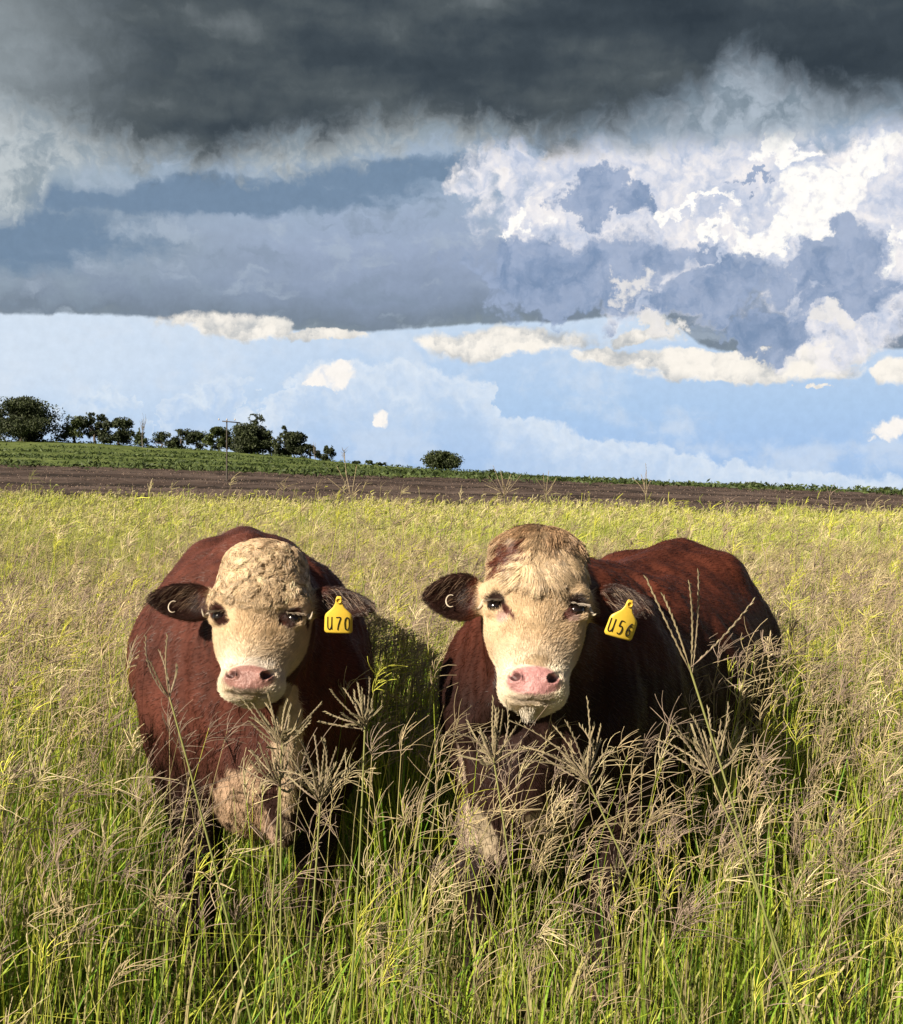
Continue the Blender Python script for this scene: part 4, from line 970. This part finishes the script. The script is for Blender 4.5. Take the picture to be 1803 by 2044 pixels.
# ------------------------------------------------------------------ grass
if DEV not in ('bull', 'land'):
    G1 = np.array([.11, .22, .020]); G2 = np.array([.37, .48, .05]); G3 = np.array([.62, .62, .10]); ST = np.array([.56, .48, .24])
    SD1 = np.array([.50, .40, .24]); SD2 = np.array([.34, .26, .20]); SD3 = np.array([.70, .60, .36])
    def lerp(a, b, t): return a+(b-a)*t
    def pal(R, n, wts, cols):
        k = R.choice(len(cols), n, p=np.array(wts)/sum(wts)); c = np.array(cols)[k]
        return c*(.75+.5*R.rand(n))[:, None]
    def bez(p0, p1, p2, K):
        t = np.linspace(0, 1, K)[None, :, None]
        return (1-t)**2*p0[:, None]+2*t*(1-t)*p1[:, None]+t*t*p2[:, None]
    def tallness(x, y):
        """local grass height: shorter and thinner right in front of the animals"""
        h = .80+.26*fbm2(x*1.3+9, y*1.3, 3, 41)+np.clip((y-9)/6, 0, 1)*(.9*(fbm2(x*.55, y*.22, 3, 43)-.5))
        side = np.clip((np.abs(x-.15)-1.05)/.35, 0, 1)
        near = np.clip((3.45-y)/.35, 0, 1)*(1-side)
        h = h-(.42)*near*np.clip(fbm2(x*2.6, y*2.6, 2, 19)*2.2-.2, .3, 1.1)
        h = np.where(y < 2.35, np.minimum(h, .36+.25*np.clip((y-1.8)/.55, 0, 1)), h)
        return h
    def stems(bag_s, bag_h, x, y, hs, R, K=5, nf=(6, 13), fl=.075, sw=.0015, fw=.0012, fk=5, lean=.16, tube=True, hw_=(4, 4, 1.8, 1.0)):
        n = len(x)
        b = np.stack([x, y, height(x, y)], 1)
        hs = hs*np.where((R.rand(n) < .09) & (y > 5.2), 1.22+.25*R.rand(n), 1.)
        la = R.rand(n)*2*pi; lm = np.abs(R.normal(size=n))*lean*hs
        wind = np.array([.07, .02, 0])*hs[:, None]
        top = b+np.stack([np.cos(la)*lm, np.sin(la)*lm, hs], 1)+wind
        mid = b+np.stack([np.cos(la)*lm*.25, np.sin(la)*lm*.25, hs*.55], 1)+R.normal(size=(n, 3))*.015
        P = bez(b, mid, top, K); t = np.linspace(0, 1, K)[None, :, None]
        dry = (R.rand(n) < .30)[:, None, None]
        cb = pal(R, n, [4, 3, 1.5], [G1*1.3, G2, G3])[:, None]; ct = pal(R, n, [3, 3, 3], [G2, G3, ST])[:, None]
        cs = np.where(dry, lerp(ST*.7, ST, t)*(.7+.5*R.rand(n))[:, None, None], lerp(cb, ct, t**1.3))
        W = sw*(1.15-.55*t[..., 0])*(.7+.6*R.rand(n))[:, None]
        if tube: bag_s.addg(*tubes(P, W, cs, 3))
        else:
            s = nrm(np.stack([np.ones(n), R.normal(size=n)*.5, np.zeros(n)], 1)); bag_s.addg(*ribbons(P, W, s, cs))
        # digitate heads
        k = R.randint(nf[0], nf[1]+1, n); hid = np.repeat(np.arange(n), k); m = len(hid)
        d0 = nrm(top-mid)[hid]
        az_ = R.rand(m)*2*pi; op = (.25+.85*R.rand(m))*(.55+.7*R.rand(n))[hid]
        side = nrm(np.cross(d0, np.stack([np.cos(az_), np.sin(az_), .2+0*az_], 1)))
        dr = nrm(d0*np.cos(op)[:, None]+side*np.sin(op)[:, None])
        L = fl*(.5+.9*R.rand(m))*(.75+.5*R.rand(n))[hid]
        st_ = top[hid]-d0*(R.rand(m)**1.5*.055)[:, None]
        droop = np.stack([.30*L, 0*L, -.55*L*R.rand(m)**1.5], 1)+R.normal(size=(m, 3))*(.10*L)[:, None]
        Pf = bez(st_, st_+dr*(L*.5)[:, None], st_+dr*L[:, None]+droop, fk)
        gp = np.clip((fbm2(x*.35, y*.16, 3, 61)-.52)*6, 0, 1)*np.clip((y-7)/6, 0, 1)
        c1 = pal(R, n, hw_, [SD1, SD2, SD3, G3])[hid][:, None]*(.75+.5*R.rand(m))[:, None, None]
        gp = np.clip(gp+.45*np.clip((y-7)/8, 0, 1), 0, 1.3)
        c1 = lerp(c1, (G2*.62)[None, None]*(.7+.6*R.rand(m))[:, None, None], .55*gp[hid][:, None, None])
        tf = np.linspace(0, 1, fk)[None]
        Wf = fw*(np.where(tf < .08, .5, 1)*(1.05-.45*tf))*(.7+.7*R.rand(m, fk))
        cf = np.repeat(c1, fk, 1)*(.8+.4*R.rand(m, fk))[..., None]
        if tube: bag_h.addg(*tubes(Pf, Wf, cf, 3))
        else:
            s = nrm(np.cross(dr, R.normal(size=(m, 3)))); bag_h.addg(*ribbons(Pf, Wf*1.1, s, cf))
    def leaves(bag, x, y, hs, R, K=5, w=.0028, dryp=.18, out=.45):
        far = np.clip((y-8)/14, 0, 1)[:, None, None]*.5
        n = len(x); b = np.stack([x, y, height(x, y)], 1); a = R.rand(n)*2*pi
        o = np.abs(R.normal(size=n))*out*hs; dr = np.stack([np.cos(a), np.sin(a), 0*a], 1)
        top = b+dr*o[:, None]+np.stack([.05*hs, 0*hs, hs*(1-.55*np.clip(o/hs, 0, 1)**2)], 1)
        mid = b+dr*(o*.15)[:, None]+np.stack([0*hs, 0*hs, hs*.68], 1)
        P = bez(b, mid, top, K); t = np.linspace(0, 1, K)[None, :, None]
        cb = pal(R, n, [4, 2], [G1, G2])[:, None]; ct = pal(R, n, [3, 4, 3, 1], [G1*1.6, G2, G3, ST])[:, None]
        dry = (R.rand(n) < dryp)[:, None, None]
        cs = np.where(dry, (ST*.8)*(.6+.6*R.rand(n))[:, None, None]+0*t, lerp(cb, ct, t))
        cs = cs*(1-far)+far*np.array([.22, .31, .07])*(.6+.7*R.rand(n))[:, None, None]
        W = w*(np.sin(np.linspace(.35, pi, K))**.6)[None]*(.6+.8*R.rand(n))[:, None]; W[:, -1] = .0002
        ta = a+pi/2+R.normal(size=n)*.7
        bag.addg(*ribbons(P, W, np.stack([np.cos(ta), np.sin(ta), .1+0*ta], 1), cs))
    def scatter(R, y0, y1, dens, hw_=.47, m0=.55):
        a = lambda y: hw_*y*y+2*m0*y
        n = int((a(y1)-a(y0))*dens); yy = R.uniform(y0, y1, n*3); yy = yy[R.rand(n*3) < (hw_*2*yy+2*m0)/(hw_*2*y1+2*m0)][:n]
        return R.uniform(-1, 1, len(yy))*(hw_*yy+m0), yy
    # footprints of the animals: no grass rooted under the hooves, thinner under the bellies
    def free(x, y, R):
        k = np.ones(len(x), bool)
        for (O, ph) in (((-.575, 3.66), rad(11.5)), ((.27, 3.50), rad(-27))):
            lx = (x-O[0])*cos(ph)+(y-O[1])*sin(ph); ly = -(x-O[0])*sin(ph)+(y-O[1])*cos(ph)
            ins = (np.abs(lx) < .34) & (ly > -.2) & (ly < 1.6)
            k &= ~(ins & (R.rand(len(x)) < .85))
        return k
    R = np.random.RandomState(77)
    # --- near
    Bs, Bh, Bl = Bag(), Bag(), Bag()
    for y0, y1, ds, dl in ((1.5, 2.35, 60, 500), (2.35, 3.4, 250, 1000), (3.4, 6.0, 330, 900), (6.0, 13.0, 170, 330)):
        x, y = scatter(R, y0, y1, ds); k = free(x, y, R) & (fbm2(x*2.2, y*2.2, 3, 12)+.25*R.rand(len(x)) > (.46 if y0 < 3 else .40)) & ((y > 3.45) | (np.abs(x-.15) > 1.0+.3*R.rand(len(x))) | (R.rand(len(x)) < np.where((x > -.8) & (x < .5), .17, .30))); x, y = x[k], y[k]
        stems(Bs, Bh, x, y, tallness(x, y)*(.70+.36*R.rand(len(x))), R, fk=5 if y0 < 5 else 4, sw=.0015 if y0 < 5 else .0020, fw=.0012 if y0 < 5 else .0018)
        x, y = scatter(R, y0, y1, dl); k = free(x, y, R) & ((y > 3.45) | (np.abs(x-.15) > 1.0+.3*R.rand(len(x))) | (R.rand(len(x)) < np.where((x > -.8) & (x < .5), .27, .45))); x, y = x[k], y[k]
        leaves(Bl, x, y, tallness(x, y)*(.30+.50*R.rand(len(x))), R, w=.0027 if y0 < 5 else .0038)
    # loose fine seed stalks hanging over the chests and legs of the animals
    x = R.uniform(-.85, 1.15, 270); y = R.uniform(2.35, 3.2, 270); k = fbm2(x*3, y*3, 2, 91)+.3*R.rand(270) > .55; x, y = x[k], y[k]
    stems(Bs, Bh, x, y, .50+.34*R.rand(len(x))**1.2, R, nf=(8, 15), fl=.080, sw=.0012, fw=.00095, lean=.30, hw_=(3, 5, 1.2, .3))
    # --- far
    for y0, y1, ds, dl, fw, sc in ((13, 24, 75, 110, .0036, 1.0), (24, 40, 36, 50, .0058, 1.0), (40, 57.5, 24, 30, .009, 1.0)):
        x, y = scatter(R, y0, y1, ds*1.5, .62, 2.); k = fbm2(x*.9, y*.45, 3, 71)+.4*R.rand(len(x)) > .62; x, y = x[k], y[k]
        stems(Bs, Bh, x, y, tallness(x, y)*(.60+.40*R.rand(len(x)))*.88, R, K=3, nf=(3, 5), fl=.12, sw=fw*.9, fw=fw, fk=3, tube=False, lean=.26, hw_=(3.5, 1.5, 3, 3.5))
        x, y = scatter(R, y0, y1, dl, .62, 2.)
        leaves(Bl, x, y, tallness(x, y)*(.30+.45*R.rand(len(x))), R, K=4, w=fw*1.7)
    # low ground cover
    x, y = scatter(R, 1.3, 9, 900); leaves(Bl, x, y, .10+.22*R.rand(len(x)), R, K=3, w=.003, dryp=.35, out=.8)
    tag(Bl.build('grass_leaves', M_GRASS), 'green and yellow grass blades filling the paddock', 'grass', kind='stuff')
    tag(Bs.build('grass_stems', M_GRASS), 'thin upright grass stems filling the paddock', 'grass', kind='stuff')
    tag(Bh.build('grass_seed_heads', M_SEED), 'tan and purplish finger shaped seed heads over the whole paddock', 'grass', kind='stuff')

    # --- the seed stalks that stand out one by one
    def stalk(node, d, root_px, tips, label, shade=1., fl3=0., w=1.):
        n3 = at(*node, d); rp = at(root_px[0], root_px[1], d); tdir = rp-n3
        z0 = height(rp[0], d); gx = n3[0]+(rp[0]-n3[0])*(n3[2]-z0)/max(n3[2]-rp[2], .05); gx = np.clip(gx, n3[0]-.6, n3[0]+.6)
        b = np.array([gx, d+.02, z0]); r_ = empty('grass_stalk', b); tag(r_, label, 'grass stalk', 'tall seeding grass stalks in front of the bulls')
        P = bez(b[None], ((b+n3)/2+np.array([.02, 0, .05]))[None], n3[None], 9)-b
        t = np.linspace(0, 1, 9)
        V, Q, C_ = tubes(P, (.0022*(1.2-.55*t))[None]*w, lerp(np.array([.18, .26, .05]), np.array([.38, .38, .14])*shade, t[:, None])[None], 6)
        mesh_obj('stem', V, Q, M_GRASS, r_, C_)
        Bf = Bag(); rs = np.random.RandomState(int(node[0]))
        tips = [(a_, b_, 1) for a_, b_ in tips]+[] if len(tips) == 5 else [(a_, b_, 1) for a_, b_ in tips]+[(node[0]+(a_-node[0])*(.3+.5*rs.rand())+rs.normal()*22, node[1]+(b_-node[1])*(.3+.5*rs.rand())+rs.normal()*16, .6) for a_, b_ in tips for _ in (0, 1)]
        for i, tp in enumerate(tips):
            e = at(tp[0], tp[1], d+(rs.rand()-.5)*.09); s = n3+(P[0, -1]-P[0, -2])*(-.12*rs.rand())
            mid = (s+e)/2+rs.normal(size=3)*.010+np.array([0, 0, .004])
            K = 12; p = bez(s[None], mid[None], e[None], K)-b; tt = np.linspace(0, 1, K)
            wv = (.0011*np.where(tt < .1, .5, 1)*(1-.35*tt)*(.75+.5*rs.rand(K)))*w
            cc = lerp(SD1, SD2, rs.rand())[None]*.8*(.75+.5*rs.rand(K))[:, None]*shade
            Bf.addg(*tubes(p, wv[None], cc[None], 5))
            # spikelets along the raceme
            ns = 20; ts = np.linspace(.12, .97, ns); ip = np.stack([np.interp(ts, tt, p[0][:, j]) for j in range(3)], 1)
            dd = nrm(e-s); sdv = nrm(np.cross(dd, [0, 1, .1])); sg = np.where(np.arange(ns) % 2, 1, -1)[:, None]
            q0 = ip; q1 = ip+dd*.007*w+sdv*sg*.0014*w
            Bf.addg(*tubes(np.stack([q0, (q0+q1)/2, q1], 1), np.tile(np.array([[.0005, .0010, .0003]]), (ns, 1))*w, np.broadcast_to(SD3*.5*shade*(.7+.5*rs.rand(ns))[:, None, None], (ns, 3, 3)), 4))
        Bf.build('seed_head', M_SEED, r_)
    stalk((1374, 1324), 1.62, (1405, 1440), [(1289, 1151), (1323, 1187), (1376, 1163), (1394, 1140), (1506, 1196)], 'tall stalk with five long bare fingers against the flank of the right bull')
    stalk((1416, 1536), 1.75, (1470, 1700), [(1316, 1490), (1356, 1466), (1339, 1448), (1382, 1430), (1413, 1413), (1454, 1404), (1487, 1454), (1440, 1440)], 'stalk with eight crowded fingers low against the flank of the right bull')
    stalk((1172, 1553), 1.85, (1235, 1725), [(1106, 1450), (1130, 1440), (1172, 1392), (1200, 1450), (1060, 1490), (1020, 1440), (1225, 1500), (1185, 1478)], 'green stemmed stalk whose fingers open right below the muzzle of the right bull')
    stalk((985, 1512), 1.9, (1005, 1700), [(958, 1500), (935, 1440), (985, 1392), (990, 1420), (1010, 1400), (1040, 1440), (960, 1455), (890, 1470)], 'stalk fanning up over the chin of the right bull')
    stalk((563, 1480), 2.0, (545, 1690), [(480, 1390), (505, 1405), (535, 1385), (575, 1400), (600, 1420), (640, 1405), (620, 1440), (500, 1440)], 'stalk whose fingers cross the mouth of the left bull')
    stalk((729, 1442), 2.05, (715, 1640), [(663, 1378), (650, 1420), (688, 1376), (715, 1366), (738, 1356), (742, 1400), (640, 1440)], 'stalk opening beside the dark right flank of the left bull')
    stalk((338, 1389), 1.95, (375, 1560), [(293, 1270), (300, 1320), (335, 1268), (352, 1330), (318, 1300)], 'thin stalk standing before the sunlit flank of the left bull')
    stalk((640, 1590), 1.9, (620, 1800), [(575, 1500), (600, 1480), (628, 1470), (650, 1478), (672, 1495), (700, 1530), (560, 1540), (690, 1500)], 'bushy stalk below the dark right shoulder of the left bull')
    stalk((560, 1560), 2.0, (552, 1800), [(500, 1500), (520, 1470), (548, 1455), (572, 1462), (592, 1480), (612, 1510), (480, 1530)], 'bushy stalk before the pale dewlap of the left bull')
    stalk((700, 985), 5.2, (715, 1120), [(672, 930), (655, 955), (688, 905), (690, 940), (712, 930)], 'tall stalk rising against the ploughed field above the left bull', 1.1, 0., 1.1)
    stalk((1006, 985), 6.2, (1015, 1130), [(975, 950), (985, 930), (1000, 942), (1020, 948), (1035, 975), (968, 968)], 'pale seed head on the skyline, left one above the right bull', 1.1, 0., 1.1)
    stalk((1090, 985), 6.0, (1100, 1100), [(1070, 955), (1085, 945), (1096, 940), (1110, 955), (1102, 965)], 'pale seed head on the skyline, right one above the right bull', 1.1, 0., 1.1)
    stalk((1289, 985), 6.6, (1292, 1120), [(1262, 955), (1280, 948), (1289, 925), (1291, 940), (1300, 960)], 'thin pale stalk poking above the skyline right of the right bull', 1.1, 0., 1.1)
